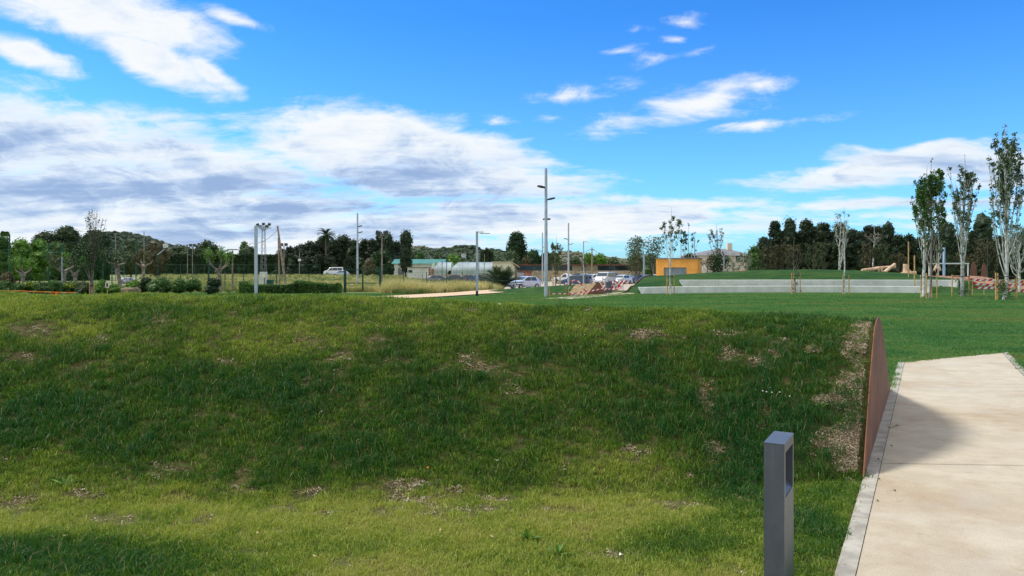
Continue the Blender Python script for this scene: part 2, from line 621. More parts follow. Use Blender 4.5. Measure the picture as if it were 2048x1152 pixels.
def hillgrass_mat(name='bank_grass'):
    m = bpy.data.materials.new(name)
    m.use_nodes = True
    t = NT(m.node_tree)
    p = t.n['Principled BSDF']
    co = t.new('ShaderNodeNewGeometry').outputs['Position']
    a = t.noise(t.mapping(co, scale=(.5, 1, 1.6)), 0.8, 6, 0.7, .4)
    fine = t.noise(co, 8, 6, 0.75)
    c = t.mix(t.mapr(a, .36, .66), (0.018, 0.068, 0.018), (0.055, 0.105, 0.026))
    c = t.mix(t.mapr(fine, .4, .7, 0, .6), c, (0.012, 0.042, 0.012))
    t.put(p.inputs['Base Color'], c)
    p.inputs['Roughness'].default_value = 0.95
    p.inputs['Specular IOR Level'].default_value = 0.1
    bm = t.new('ShaderNodeBump')
    bm.inputs['Strength'].default_value = 0.8
    bm.inputs['Distance'].default_value = 0.08
    t.put(bm.inputs['Height'], fine)
    t.l.new(bm.outputs[0], p.inputs['Normal'])
    return m


def soil_mat():
    m = bpy.data.materials.new('mound_thatch')
    m.use_nodes = True
    t = NT(m.node_tree)
    p = t.n['Principled BSDF']
    co = t.new('ShaderNodeNewGeometry').outputs['Position']
    a = t.noise(co, 14, 6, 0.7)
    b = t.noise(co, 1.6, 5, 0.65)
    c = t.mix(t.mapr(a, .35, .65), (0.120, 0.108, 0.044), (0.058, 0.062, 0.022))
    c = t.mix(t.mapr(b, .45, .7, 0, .6), c, (0.030, 0.048, 0.014))
    sp = t.noise(co, 90, 3, 0.7)
    c = t.mix(t.mapr(sp, .6, .75, 0, .5), c, (0.22, 0.17, 0.10))
    t.put(p.inputs['Base Color'], c)
    p.inputs['Roughness'].default_value = 1.0
    p.inputs['Specular IOR Level'].default_value = 0.05
    bm = t.new('ShaderNodeBump')
    bm.inputs['Strength'].default_value = 0.8
    bm.inputs['Distance'].default_value = 0.02
    t.put(bm.inputs['Height'], t.math('ADD', a, sp))
    t.l.new(bm.outputs[0], p.inputs['Normal'])
    return m


M_ground, M_bank, M_soil = ground_mat(), hillgrass_mat(), soil_mat()


def blade_mat(name, stops, attr='tint', transl=0.3):
    m = bpy.data.materials.new(name)
    m.use_nodes = True
    t = NT(m.node_tree)
    p = t.n['Principled BSDF']
    at = t.new('ShaderNodeAttribute', attribute_type='INSTANCER', attribute_name=attr)
    g = t.new('ShaderNodeNewGeometry')
    r = g.outputs['Random Per Island']
    f = t.math('ADD', at.outputs['Fac'], t.math('MULTIPLY_ADD', r, 0.36, -0.18))
    c = t.ramp(f, stops)
    rr = t.math('FRACT', t.math('MULTIPLY', r, 7.31))
    c = t.mix(t.mapr(rr, .88, .97, 0, .8), c, (0.30, 0.25, 0.12))
    t.put(p.inputs['Base Color'], c)
    p.inputs['Roughness'].default_value = 0.55
    p.inputs['Specular IOR Level'].default_value = 0.25
    tr = t.new('ShaderNodeBsdfTranslucent')
    t.put(tr.inputs[0], t.mix(1.0, c, (1.3, 1.3, 0.5), 'MULTIPLY'))
    mx = t.new('ShaderNodeMixShader')
    mx.inputs[0].default_value = transl
    t.l.new(p.outputs[0], mx.inputs[1])
    t.l.new(tr.outputs[0], mx.inputs[2])
    t.l.new(mx.outputs[0], t.n['Material Output'].inputs[0])
    return m


GRASS_STOPS = [(0.0, (0.36, 0.30, 0.12)), (0.22, (0.42, 0.43, 0.11)), (0.42, (0.29, 0.365, 0.045)),
               (0.62, (0.080, 0.175, 0.014)), (0.82, (0.026, 0.104, 0.009)), (1.0, (0.016, 0.098, 0.024))]
M_blade = blade_mat('grass_blade', GRASS_STOPS)
LAWN_STOPS = [(0.0, (0.17, 0.19, 0.06)), (0.3, (0.135, 0.26, 0.07)), (0.6, (0.080, 0.225, 0.06)), (1.0, (0.045, 0.17, 0.05))]
M_lawnblade = blade_mat('lawn_blade', LAWN_STOPS)
STRAW_STOPS = [(0.0, (0.66, 0.56, 0.33)), (0.3, (0.50, 0.45, 0.24)), (0.55, (0.22, 0.25, 0.09)), (1.0, (0.06, 0.115, 0.03))]
M_straw = blade_mat('straw_blade', STRAW_STOPS)


# ------------------------------------------------------------------ instancing of uncountable blades
def proto_collection(name, objs):
    c = bpy.data.collections.new(name)      # kept out of the scene: only a source for the blades
    for o in objs:
        for cc in list(o.users_collection):
            cc.objects.unlink(o)
        c.objects.link(o)
    return c


def tuft(rng, n, rad, h0, h1, w, lean, m, nm='tuft'):
    mb = MB()
    V = []
    F = []
    k = 0
    for i in range(n):
        a = rng.uniform(0, 2 * pi)
        r = rad * sqrt(rng.random())
        bx, by = r * cos(a), r * sin(a)
        h = rng.uniform(h0, h1)
        la = rng.uniform(0, 2 * pi)
        ln = h * lean * rng.uniform(0.2, 1.0)
        dx, dy = cos(la), sin(la)
        wa = rng.uniform(0, pi)
        wx, wy = cos(wa) * w / 2, sin(wa) * w / 2
        z1 = h * 0.55
        p1 = (bx + dx * ln * .35, by + dy * ln * .35, z1)
        zt = h * (1 - 0.45 * ln / h * 0.6)
        p2 = (bx + dx * ln, by + dy * ln, zt)
        V += [(bx - wx, by - wy, -0.01), (bx + wx, by + wy, -0.01), (p1[0] + wx * .8, p1[1] + wy * .8, p1[2]), (p1[0] - wx * .8, p1[1] - wy * .8, p1[2]), p2]
        F.append((k, k + 1, k + 2, k + 3))
        k += 5
    F = np.array(F)
    mb.add(V, F, 0, True)
    T = np.stack([F[:, 3], F[:, 2], F[:, 2] + 2], -1)
    mb.f.append((T, 0, True))
    return mb.build(nm, m)


def instancer(name, pts, rot, scl, idx, tint, coll):
    me = bpy.data.meshes.new(name)
    n = len(pts)
    me.vertices.add(n)
    me.vertices.foreach_set('co', np.asarray(pts, float).ravel())
    for nm, ty, key, data in (('rot', 'FLOAT_VECTOR', 'vector', rot), ('scl', 'FLOAT_VECTOR', 'vector', scl),
                              ('pick', 'INT', 'value', idx), ('tint', 'FLOAT', 'value', tint)):
        a = me.attributes.new(nm, ty, 'POINT')
        a.data.foreach_set(key, np.ascontiguousarray(data).ravel())
    o = bpy.data.objects.new(name, me)
    COL.objects.link(o)
    ng = bpy.data.node_groups.new(name + '_scatter', 'GeometryNodeTree')
    ng.interface.new_socket('Geometry', in_out='INPUT', socket_type='NodeSocketGeometry')
    ng.interface.new_socket('Geometry', in_out='OUTPUT', socket_type='NodeSocketGeometry')
    N, L = ng.nodes, ng.links
    gi, go = N.new('NodeGroupInput'), N.new('NodeGroupOutput')
    ci = N.new('GeometryNodeCollectionInfo')
    ci.inputs['Collection'].default_value = coll
    ci.inputs['Separate Children'].default_value = True
    ci.inputs['Reset Children'].default_value = True
    ip = N.new('GeometryNodeInstanceOnPoints')
    ip.inputs['Pick Instance'].default_value = True

    def na(nm, ty):
        q = N.new('GeometryNodeInputNamedAttribute')
        q.data_type = ty
        q.inputs['Name'].default_value = nm
        return [s for s in q.outputs if s.enabled and s.name == 'Attribute'][0]
    L.new(gi.outputs[0], ip.inputs['Points'])
    L.new(ci.outputs[0], ip.inputs['Instance'])
    L.new(na('pick', 'INT'), ip.inputs['Instance Index'])
    L.new(na('rot', 'FLOAT_VECTOR'), ip.inputs['Rotation'])
    L.new(na('scl', 'FLOAT_VECTOR'), ip.inputs['Scale'])
    L.new(ip.outputs[0], go.inputs[0])
    md = o.modifiers.new('scatter', 'NODES')
    md.node_group = ng
    return o


# ------------------------------------------------------------------ the ground
def gh(x, y):
    x = np.asarray(x, float)
    y = np.asarray(y, float)
    k = x / np.maximum(y, 1)
    wl = 1 - ss(-.17, -.10, k)
    wr = ss(.27, .34, k)
    wc = 1 - wl - wr
    z = wl * .3 * ss(62, 150, y) + wc * (-.55) * ss(60, 80, y) + wr * (.2) * ss(60, 90, y)
    z = z + 0.05 * (fbm(x * .12, y * .12, 5) - .5) * ss(12, 30, y)
    return z


def axis(lo, hi, dense_lo, dense_hi, step, grow=1.12):
    a = list(np.arange(dense_lo, dense_hi + 1e-6, step))
    s = step
    while a[-1] < hi:
        s *= grow
        a.append(a[-1] + s)
    s = step
    b = []
    q = dense_lo
    while q > lo:
        s *= grow
        q -= s
        b.append(q)
    return np.array(b[::-1] + a)


gx = axis(-4000, 4000, -40, 50, 1.0)
gy = axis(-300, 6000, 0, 130, 1.0)
GX, GY = np.meshgrid(gx, gy, indexing='ij')
GZ = gh(GX, GY)
ground = MB().grid(np.stack([GX, GY, GZ], -1)).build('ground', M_ground)
tag(ground, kind='structure')

# --- near concrete path, its kerb strip is the left and right edge course
UD = np.array([0.488, 0.873])        # direction of the path
UN = np.array([0.873, -0.488])       # to its right
P0 = np.array([1.81, 4.11])


def along(d_y, off=0.0):
    """point on the left path edge at depth d_y, moved off metres to the right"""
    t = (d_y - P0[1]) / UD[1]
    return P0 + UD * t + UN * off


def strip(name, y0, y1, o0, o1, z, m, end_skew=0.0, ns=40, nw=4):
    P = np.zeros((nw + 1, ns + 1, 3))
    for i in range(nw + 1):
        o = o0 + (o1 - o0) * i / nw
        a = along(y0, 0)
        for j in range(ns + 1):
            t = (y1 - y0) / UD[1] * j / ns
            # far end is cut along the lawn edge direction
            t2 = t * (1 + 0)
            q = a + UD * (t2 + (end_skew * o if j == ns else 0)) + UN * o
            P[i, j] = (q[0], q[1], z)
    return MB().grid(P, smooth=False).build(name, m)


# far edge runs from (7.08,13.5) to (10.16,15.16): skew along the path per metre of width
e = np.array([3.08, 1.66])
skew = float(e @ UD) / float(e @ UN)
PW = float(e @ UN)
tag(strip('path', 1.0, 13.5, 0.09, PW - 0.09, 0.012, M_path, skew), kind='structure')
for jy in (6.45, 10.7):
    q = along(jy)
    P_ = np.array([[(q[0] + .10 + PW * 1.09 * f, jy - .12 * f + w_, .016) for f in np.linspace(0, 1, 12)] for w_ in (0, .007)])
    tag(MB().grid(P_, smooth=False).build('path_joint', mat('joint_dirt', (.20, .16, .11), .95)), kind='structure')
tag(strip('path_edging_left', 1.0, 13.52, -0.015, 0.087, 0.018, M_kerb, skew), kind='structure')
tag(strip('path_edging_right', 1.0, 13.52, PW - 0.087, PW + 0.015, 0.018, M_kerb, skew), kind='structure')


def drape(name, pts, width, m, dz=0.03, nw=6):
    pts = np.array(pts, float)
    # resample
    seg = np.linalg.norm(np.diff(pts, axis=0), axis=1)
    L = np.concatenate([[0], np.cumsum(seg)])
    t = np.linspace(0, L[-1], int(L[-1] / 1.0) + 2)
    c = np.stack([np.interp(t, L, pts[:, k]) for k in (0, 1)], -1)
    for _ in range(3):
        c[1:-1] = (c[:-2] + c[1:-1] * 2 + c[2:]) / 4
    tg = np.gradient(c, axis=0)
    tg /= np.linalg.norm(tg, axis=1)[:, None]
    nr = np.stack([tg[:, 1], -tg[:, 0]], -1)
    o = np.linspace(-width / 2, width / 2, nw + 1)
    P = c[None, :, :] + nr[None, :, :] * o[:, None, None]
    z = gh(P[..., 0], P[..., 1]) + dz
    return MB().grid(np.concatenate([P, z[..., None]], -1), smooth=True).build(name, m)


tag(drape('far_path', [(-22, 33), (-13, 38), (-6.4, 46), (-2.9, 54), (-.6, 61), (1.5, 72), (2, 80)], 3.4, M_tan, 0.05), kind='structure')
tag(drape('car_park', [(-14, 74), (8, 104), (40, 145)], 40, M_park, 0.035, 30), kind='structure')
tag(drape('park_path', [(2.6, 43.2), (6.2, 49.9), (9.2, 55.4), (14, 64), (20, 75)], 1.9, M_path, 0.03), kind='structure')

# ------------------------------------------------------------------ the long grass mound in front
PLATE = np.array([  # depth along the plate line, height of the rusty plate's top edge
    (6.00, -.02), (6.25, .24), (6.48, .46), (6.78, .72), (7.05, .92), (7.26, 1.07), (7.55, 1.15), (7.9, 1.165), (8.3, 1.09), (8.70, .93), (9.33, .57), (9.96, .22), (10.45, -.04)])
ST = np.array([  # front foot x,y   crest x,y,z   back foot x,y
    (-24, 4.6, -22, 9.0, 1.30, -20, 13), (-16, 4.8, -15, 9.1, 1.38, -14, 13), (-9, 5.0, -8.6, 9.1, 1.40, -8, 13),
    (-4.5, 5.15, -4.2, 8.85, 1.385, -3.6, 12.6), (-1, 5.25, -.6, 8.45, 1.335, .2, 12.0), (1.3, 5.45, 1.9, 8.05, 1.235, 2.9, 11.2),
    (2.85, 6.01, 3.845, 7.81, 1.135, 5.34, 10.46)])
pf_u = (PLATE[:8, 0] - 6.0) / 1.9
pf_h = np.clip(PLATE[:8, 1] / 1.165, 0, 1)
pb_u = (10.45 - PLATE[7:, 0])[::-1] / 2.55
pb_h = np.clip(PLATE[7:, 1] / 1.165, 0, 1)[::-1]
SK = np.linspace(0, 1, len(ST))


def mound_surf(s, t):
    """s 0..1 left to right, t -1 (front foot) .. 0 crest .. 1 back foot"""
    s = np.asarray(s, float)
    t = np.asarray(t, float)
    c = [np.interp(s, SK, ST[:, k]) for k in range(7)]
    u = 1 - np.abs(t)
    w = ss(0.86, 1.0, s)
    fr = 0.78 * (u * u * (3 - 2 * u)) + 0.22 * np.sin(u * pi / 2)
    fr = fr * (1 - w) + w * np.interp(u, pf_u, pf_h)
    bk = (u * u * (3 - 2 * u)) * (1 - w) + w * np.interp(u, pb_u, pb_h)
    isf = t < 0
    h = np.where(isf, fr, bk) * c[4]
    x = np.where(isf, c[2] + (c[0] - c[2]) * -t, c[2] + (c[5] - c[2]) * t)
    y = np.where(isf, c[3] + (c[1] - c[3]) * -t, c[3] + (c[6] - c[3]) * t)
    und = (fbm(x * .9, y * .9, 3) - .5) * .13 + (fbm(x * 4, y * 4, 9) - .5) * .03
    h = h + und * np.sin(np.clip(u, 0, 1) * pi / 2) * (1 - ss(.93, 1, s) * .9) - 0.03 * (1 - u)
    return np.stack([x, y, h], -1)


SS, TT = np.meshgrid(np.linspace(0, 1, 520), np.linspace(-1, 1, 110), indexing='ij')
mound = MB().grid(mound_surf(SS, TT)).build('grass_mound', M_soil)
tag(mound, kind='structure')


def plate_thing(label, pts_xy, zs, thick, name='steel_edge_plate'):
    """upright plate following a line; pts_xy array, zs tops"""
    pts = np.array(pts_xy, float)
    zs = np.array(zs, float)
    d = pts[-1] - pts[0]
    d /= np.linalg.norm(d)
    n = np.array([d[1], -d[0]])
    base = pts[0]
    t = thing(name, label, 'steel plate', (base[0], base[1], 0))
    mb = MB()
    nn = len(pts)
    a = pts - base
    b = a + n * thick
    for q, rev in ((a, True), (b, False)):
        v = np.concatenate([np.c_[q, np.full(nn, -.12)], np.c_[q, zs]])
        f = np.array([(i, i + 1, i + 1 + nn, i + nn) for i in range(nn - 1)])
        mb.add(v, f[:, ::-1] if rev else f)
    v = np.concatenate([np.c_[a, zs], np.c_[b, zs]])
    mb.add(v, np.array([(i, i + 1, i + 1 + nn, i + nn) for i in range(nn - 1)])[:, ::-1])
    mb.build('sheet', M_corten, t)
    rim = MB()
    c = (a + b) / 2
    rim.tube(np.c_[c, zs + .002], thick * .5, 6)
    rim.build('top_edge', M_corten, t)
    return t


dd = np.linspace(6.0, 10.45, 60)
hh = np.interp(dd, PLATE[:, 0], PLATE[:, 1])
kk = np.array([.25, .5, .25])
for _ in range(2):
    hh[1:-1] = np.convolve(hh, kk, 'same')[1:-1]
plate_thing('tall rust brown steel plate closing the near grass mound beside the concrete path',
            np.array([along(q, -0.022) for q in dd]), hh + .03, .014)

# ------------------------------------------------------------------ grass on the near mound and in front of it
rs = np.random.RandomState(4)
random.seed(7)
tufts = [tuft(random.Random(i), 40, .060, .012, .040, .0036, 1.5, M_blade) for i in range(5)] + \
        [tuft(random.Random(20 + i), 34, .060, .028, .066, .0040, 1.2, M_blade) for i in range(3)]
C_tuft = proto_collection('tufts', tufts)

LUSH = [  # photo position of real patches of lush or worn turf: px, py, rx, ry, tint
    (1540, 740, 170, 140, .94), (1490, 900, 130, 80, .9), (120, 830, 230, 90, .92), (700, 760, 230, 60, .82), (500, 880, 150, 50, .85),
    (180, 1125, 270, 42, 1.0), (1330, 1085, 130, 35, .88), (1640, 1080, 90, 90, .92), (1470, 1010, 70, 40, .85), (930, 840, 200, 60, .85), (1180, 800, 220, 60, .84),
    (300, 690, 280, 45, .58), (900, 1090, 420, 62, .30), (1380, 1030, 90, 26, .24), (90, 960, 150, 60, .48), (1330, 650, 220, 30, .54), (900, 650, 300, 30, .60),
    (330, 1000, 260, 30, .34), (60, 650, 120, 40, .52), (620, 1050, 300, 40, .34), (1250, 930, 120, 40, .45), (1150, 1040, 200, 40, .30), (1600, 990, 60, 30, .42), (1700, 1020, 30, 60, .45), (650, 690, 150, 35, .5), (480, 950, 110, 40, .8)]
BARE = [(70, 660, 60, 20), (45, 715, 55, 14), (455, 725, 25, 10), (960, 735, 50, 16), (760, 680, 35, 12), (1690, 880, 70, 40), (1640, 800, 25, 14), (1290, 670, 60, 14),
        (1360, 1010, 70, 14), (940, 1020, 90, 10), (700, 1130, 60, 12), (820, 970, 70, 14), (230, 1040, 80, 16), (30, 1010, 70, 26), (1270, 900, 40, 12), (1100, 1020, 60, 8),
        (620, 985, 40, 14), (1660, 632, 70, 7), (1500, 1148, 30, 10), (1220, 1110, 60, 12), (170, 990, 60, 12), (1000, 1000, 50, 10), (560, 1020, 50, 10)]


def proj(P):
    return 1024 + FPX * P[:, 0] / P[:, 1], HY + FPX * (ZC - P[:, 2]) / P[:, 1]


def lushness(P):
    px, py = proj(P)
    w = np.full(len(P), 0.6)
    s = w * (.72 + .04 * ss(600, 700, py) - .44 * ss(930, 1070, py))
    for (cx, cy, rx, ry, v) in LUSH:
        q = np.exp(-1.1 * (((px - cx) / rx) ** 2 + ((py - cy) / ry) ** 2)) * 2.2
        w += q
        s += q * v
    L = s / w
    n = fbm(P[:, 0] * 1.6, P[:, 1] * 2.2, 31) - .5
    n2 = fbm(P[:, 0] * 6, P[:, 1] * 8, 77) - .5
    return L + n * .48 + n2 * .32


def bareness(P):
    px, py = proj(P)
    b = np.zeros(len(P))
    for (cx, cy, rx, ry) in BARE:
        b = np.maximum(b, np.exp(-(((px - cx) / rx) ** 2 + ((py - cy) / ry) ** 2)))
    # gravelly edge strip along the rusty plate
    off = (P[:, 0] - P0[0]) * UN[0] + (P[:, 1] - P0[1]) * UN[1]
    wob = (fbm(P[:, 0] * 3.5, P[:, 2] * 5, 91) - .5) * .7
    edge = ss(-.46 + wob, -.04, off) * (P[:, 2] > .05)
    b = np.maximum(b, edge * (.52 + .4 * fbm(P[:, 0] * 12, P[:, 2] * 14, 92)))
    n = fbm(P[:, 0] * 7, P[:, 1] * 9, 55)
    n2 = fbm(P[:, 0] * 2.4, P[:, 1] * 3.1, 66)
    wear = ss(.60, .72, n2) * .8 * ss(.35, .6, n)
    return np.maximum(b * (0.55 + .9 * n), wear)


def scatter_points(n):
    P = mound_surf(rs.rand(n), rs.rand(n) * 1.25 - 1)
    return P


def area_points(n, x0, x1, y0, y1, reject=None):
    P = np.c_[rs.uniform(x0, x1, n), rs.uniform(y0, y1, n), np.zeros(n)]
    if reject is not None:
        P = P[~reject(P)]
    return P


def visible(P, pad=750):
    px, py = proj(P)
    return (px > -pad) & (px < 2048 + pad) & (py < 1152 + pad * 1.6)


near_plate = lambda P: (((P[:, 0] - P0[0]) * UN[0] + (P[:, 1] - P0[1]) * UN[1]) > -0.085) & (P[:, 2] > .03)
# candidates on the mound: uniform in s,t, thinned to even density by local area
n_c = 1200000
s_ = rs.rand(n_c)
t_ = rs.rand(n_c) * 1.3 - 1
A = mound_surf(s_, t_)
e1 = mound_surf(s_ + 1e-3, t_) - A
e2 = mound_surf(s_, t_ + 1e-3) - A
ar = np.linalg.norm(np.cross(e1, e2), axis=1) / 1e-6
dens_m = 560.0
keep = rs.rand(n_c) < ar * 1.3 / n_c * dens_m * np.clip(7.5 / A[:, 1], .7, 1.25)
A = A[keep & visible(A)]
A = A[~near_plate(A)]
offs = lambda P: (P[:, 0] - P0[0]) * UN[0] + (P[:, 1] - P0[1]) * UN[1]
off_path = lambda P: (offs(P) > -0.035) & (offs(P) < PW + .03)
n_f = int(17.5 * 4.0 * 820)
Fp = area_points(n_f, -8.5, 9.0, 2.3, 6.3, off_path)
# keep the front ones only where the mound has not begun
fy = np.interp(Fp[:, 0], ST[:, 0], ST[:, 1])
Fp = Fp[(Fp[:, 1] < fy + .12) | (Fp[:, 0] > 2.5)]
Fp = Fp[visible(Fp)]
P = np.concatenate([A, Fp])
b = bareness(P)
P = P[rs.rand(len(P)) > b * 1.05]
L = np.clip(lushness(P), 0.02, 1.0)
n = len(P)
lush_long = ss(.70, .95, L)
pick = np.where(rs.rand(n) < lush_long * .8, rs.randint(5, 8, n), rs.randint(0, 5, n))
sc = (0.75 + .5 * rs.rand(n)) * (0.72 + .50 * L)
px_, py_ = proj(P)
crestf = ss(640, 600, py_) * .12
rot = np.c_[rs.normal(0, .16, n), rs.normal(0, .16, n), rs.rand(n) * 2 * pi]
scl = np.c_[sc, sc, sc * (0.8 + .5 * rs.rand(n))]
tint = np.clip(L - crestf + rs.normal(0, .05, n), 0, 1)
g1 = instancer('grass', P, rot, scl, pick, tint, C_tuft)
tag(g1, 'matted grass on the near mound and the worn turf below it', 'grass', kind='stuff')

# mown lawn blades behind the mound, thinning out with distance
ltufts = [tuft(random.Random(50 + i), 44, .11, .025, .055, .007, .8, M_lawnblade) for i in range(4)]
C_ltuft = proto_collection('lawn_tufts', ltufts)
parts_ = []
for (y0, y1, dn) in ((6, 9.5, 170), (9.5, 14, 150), (14, 20, 90), (20, 30, 45), (30, 52, 18)):
    x1 = y1 * 1.0
    x0 = -.85 * y1
    cnt = int((y1 - y0) * (x1 - x0) * dn)
    Q = np.c_[rs.uniform(x0, x1, cnt), rs.uniform(y0, y1, cnt), np.zeros(cnt)]
    parts_.append(Q)
Q = np.concatenate(parts_)
o_ = (Q[:, 0] - P0[0]) * UN[0] + (Q[:, 1] - P0[1]) * UN[1]
al = (Q[:, 0] - P0[0]) * UD[0] + (Q[:, 1] - P0[1]) * UD[1]
end_al = (13.5 - P0[1]) / UD[1] + skew * o_
onpath = (o_ > -.02) & (o_ < PW + .02) & (al < end_al + .02)
# outside the mound
inm = (o_ < 0) & (Q[:, 1] < np.interp(Q[:, 0], ST[:, 5], ST[:, 6]) - .3)
inm = inm & ((al < (10.40 - P0[1]) / UD[1]) | (Q[:, 0] < 4.6))
intan = np.abs(Q[:, 0] - np.interp(Q[:, 1], [33, 38, 46, 54], [-22, -13, -6.4, -2.9])) < 3.4
intan = intan & (Q[:, 1] > 32)
Q = Q[~onpath & ~inm & ~intan & visible(Q)]
Q[:, 2] = gh(Q[:, 0], Q[:, 1])
n = len(Q)
L2 = np.clip(.55 + (fbm(Q[:, 0] * .28, Q[:, 1] * .8, 8) - .5) * 1.5 + (fbm(Q[:, 0] * 3, Q[:, 1] * 4, 18) - .5) * .7 - .35 * ss(.58, .75, fbm(Q[:, 0] * .45, Q[:, 1] * .9, 61)), 0, 1)
scv = (0.8 + .5 * rs.rand(n)) * (1 + .02 * (Q[:, 1] - 10))
g2 = instancer('lawn_grass', Q, np.c_[rs.normal(0, .1, n), rs.normal(0, .1, n), rs.rand(n) * 6.28], np.c_[scv, scv, np.clip(scv, 0, 1.2)], rs.randint(0, 4, n), L2, C_ltuft)
tag(g2, 'short mown lawn stretching from behind the mound to the benches', 'lawn', kind='stuff')

# wood chips and gravel bits on the bare spots
M_chip = blade_mat('chip', [(0, (0.30, 0.22, 0.12)), (.5, (0.15, 0.105, 0.06)), (.8, (0.44, 0.36, 0.23)), (1, (0.62, 0.54, 0.40))], transl=0.0)


def chip(seed):
    r = random.Random(seed)
    mb = MB()
    for i in range(7):
        a = r.uniform(0, pi)
        mb.box((r.uniform(-.03, .03), r.uniform(-.03, .03), r.uniform(.002, .012)), (r.uniform(.006, .020), r.uniform(.003, .007), r.uniform(.002, .005)), a, tilt=(r.uniform(-.5, .5), r.uniform(-.5, .5), 0))
    return mb.build('chips', M_chip)


C_chip = proto_collection('chip_clusters', [chip(i) for i in range(4)])
n_c = 420000
s_ = rs.rand(n_c)
s_[:200000] = rs.uniform(.93, 1, 200000)
A = mound_surf(s_, rs.rand(n_c) * 1.3 - 1)
A = np.concatenate([A[visible(A)], Fp])
bb = bareness(A)
A = A[(rs.rand(len(A)) < ss(.40, .85, bb) * .62 * np.clip(bb + .1, 0, 1)) & ~near_plate(A)]
n = len(A)
scc = .38 + .50 * rs.rand(n)
g3 = instancer('wood_chips', A + np.array([0, 0, .004]), np.c_[rs.normal(0, .3, n), rs.normal(0, .3, n), rs.rand(n) * 6.28], np.c_[scc, scc, scc], rs.randint(0, 4, n), rs.rand(n), C_chip)
tag(g3, 'scattered wood chips and gravel on the bare spots of the mound', 'wood chips', kind='stuff')

# taller straw coloured grass by the fence and over the field
stufts = [tuft(random.Random(80 + i), 60, .28, .25, .75, .016, .7, M_straw) for i in range(4)]
C_stuft = proto_collection('straw_tufts', stufts)
pp = []
zones = [(765, 1030, 53, 72, 3400, 1.1, .38, 0), (480, 770, 57, 64, 900, .6, .30, 0), (280, 1000, 60, 100, 3000, .55, .58, 0), (0, 480, 56, 70, 1500, .5, .75, 0), (280, 1030, 100, 200, 2600, .7, .52, 1),
         (790, 990, 51, 56, 500, .6, .9, 0)]
T_, S_, P_ = [], [], []
for (a, b_, y0, y1, cnt, h, tn, k) in zones:
    y = rs.uniform(y0, y1, cnt)
    x = (rs.uniform(a, b_, cnt) - 1024) / FPX * y
    P_.append(np.c_[x, y, gh(x, y)])
    T_.append(np.clip(tn + (fbm(x * .3, y * .3, 12) - .5) * 1.3 + rs.normal(0, .08, cnt), 0, 1))
    S_.append(h * (.7 + .6 * rs.rand(cnt)) * (.6 + .8 * fbm(x * .4, y * .4, 40)))
P_ = np.concatenate(P_)
T_ = np.concatenate(T_)
S_ = np.concatenate(S_)
# keep the gravel path free
pc = np.array([(-13, 38), (-6.4, 46), (-2.9, 54), (-.6, 61), (1.5, 72), (2, 80)])
cx = np.interp(P_[:, 1], pc[:, 1], pc[:, 0])
ok = (P_[:, 0] < cx - 2.4)
P_, T_, S_ = P_[ok], T_[ok], S_[ok]
n = len(P_)
g4 = instancer('dry_grass', P_, np.c_[rs.normal(0, .12, n), rs.normal(0, .12, n), rs.rand(n) * 6.28], np.c_[S_ * 1.2, S_ * 1.2, S_], rs.randint(0, 4, n), T_, C_stuft)
tag(g4, 'tall straw coloured grass and weeds along the wire fence', 'tall grass', kind='stuff')

# ------------------------------------------------------------------ vegetation builders
def ico(r=1.0):
    p = (1 + 5 ** .5) / 2
    v = np.array([(-1, p, 0), (1, p, 0), (-1, -p, 0), (1, -p, 0), (0, -1, p), (0, 1, p), (0, -1, -p), (0, 1, -p), (p, 0, -1), (p, 0, 1), (-p, 0, -1), (-p, 0, 1)], float)
    f = [(0, 11, 5), (0, 5, 1), (0, 1, 7), (0, 7, 10), (0, 10, 11), (1, 5, 9), (5, 11, 4), (11, 10, 2), (10, 7, 6), (7, 1, 8), (3, 9, 4), (3, 4, 2), (3, 2, 6), (3, 6, 8), (3, 8, 9), (4, 9, 5), (2, 4, 11), (6, 2, 10), (8, 6, 7), (9, 8, 1)]
    v /= np.linalg.norm(v[0])
    v = list(map(tuple, v))
    cache = {}

    def mid(a, b):
        k = (min(a, b), max(a, b))
        if k not in cache:
            q = np.array(v[a]) + np.array(v[b])
            v.append(tuple(q / np.linalg.norm(q)))
            cache[k] = len(v) - 1
        return cache[k]
    g = []
    for a, b, c in f:
        ab, bc, ca = mid(a, b), mid(b, c), mid(c, a)
        g += [(a, ab, ca), (b, bc, ab), (c, ca, bc), (ab, bc, ca)]
    return np.array(v) * r, np.array(g)


ICO_V, ICO_F = ico()


def leaves(rng, centres, radii, n, size, flat=0.0, shell=.55):
    """n leaf quads spread over blobs"""
    centres = np.asarray(centres, float)
    radii = np.asarray(radii, float).reshape(len(centres), -1)
    if radii.shape[1] == 1:
        radii = np.repeat(radii, 3, 1)
    w = (radii[:, 0] * radii[:, 2]) ** 1.0
    k = rng.choice(len(centres), n, p=w / w.sum())
    d = rng.normal(size=(n, 3))
    d /= np.linalg.norm(d, axis=1)[:, None]
    r = shell + (1.12 - shell) * rng.rand(n) ** .8
    c = centres[k] + d * radii[k] * r[:, None]
    nrm = d * .6 + rng.normal(size=(n, 3)) * .7
    nrm[:, 2] += flat
    nrm /= np.linalg.norm(nrm, axis=1)[:, None]
    a = np.cross(nrm, rng.normal(size=(n, 3)))
    a /= np.linalg.norm(a, axis=1)[:, None]
    b = np.cross(nrm, a)
    s = size * (.6 + .8 * rng.rand(n))[:, None]
    a *= s * .5
    b *= s * .36
    return np.stack([c - a, c + b * .9, c + a, c - b], 1)


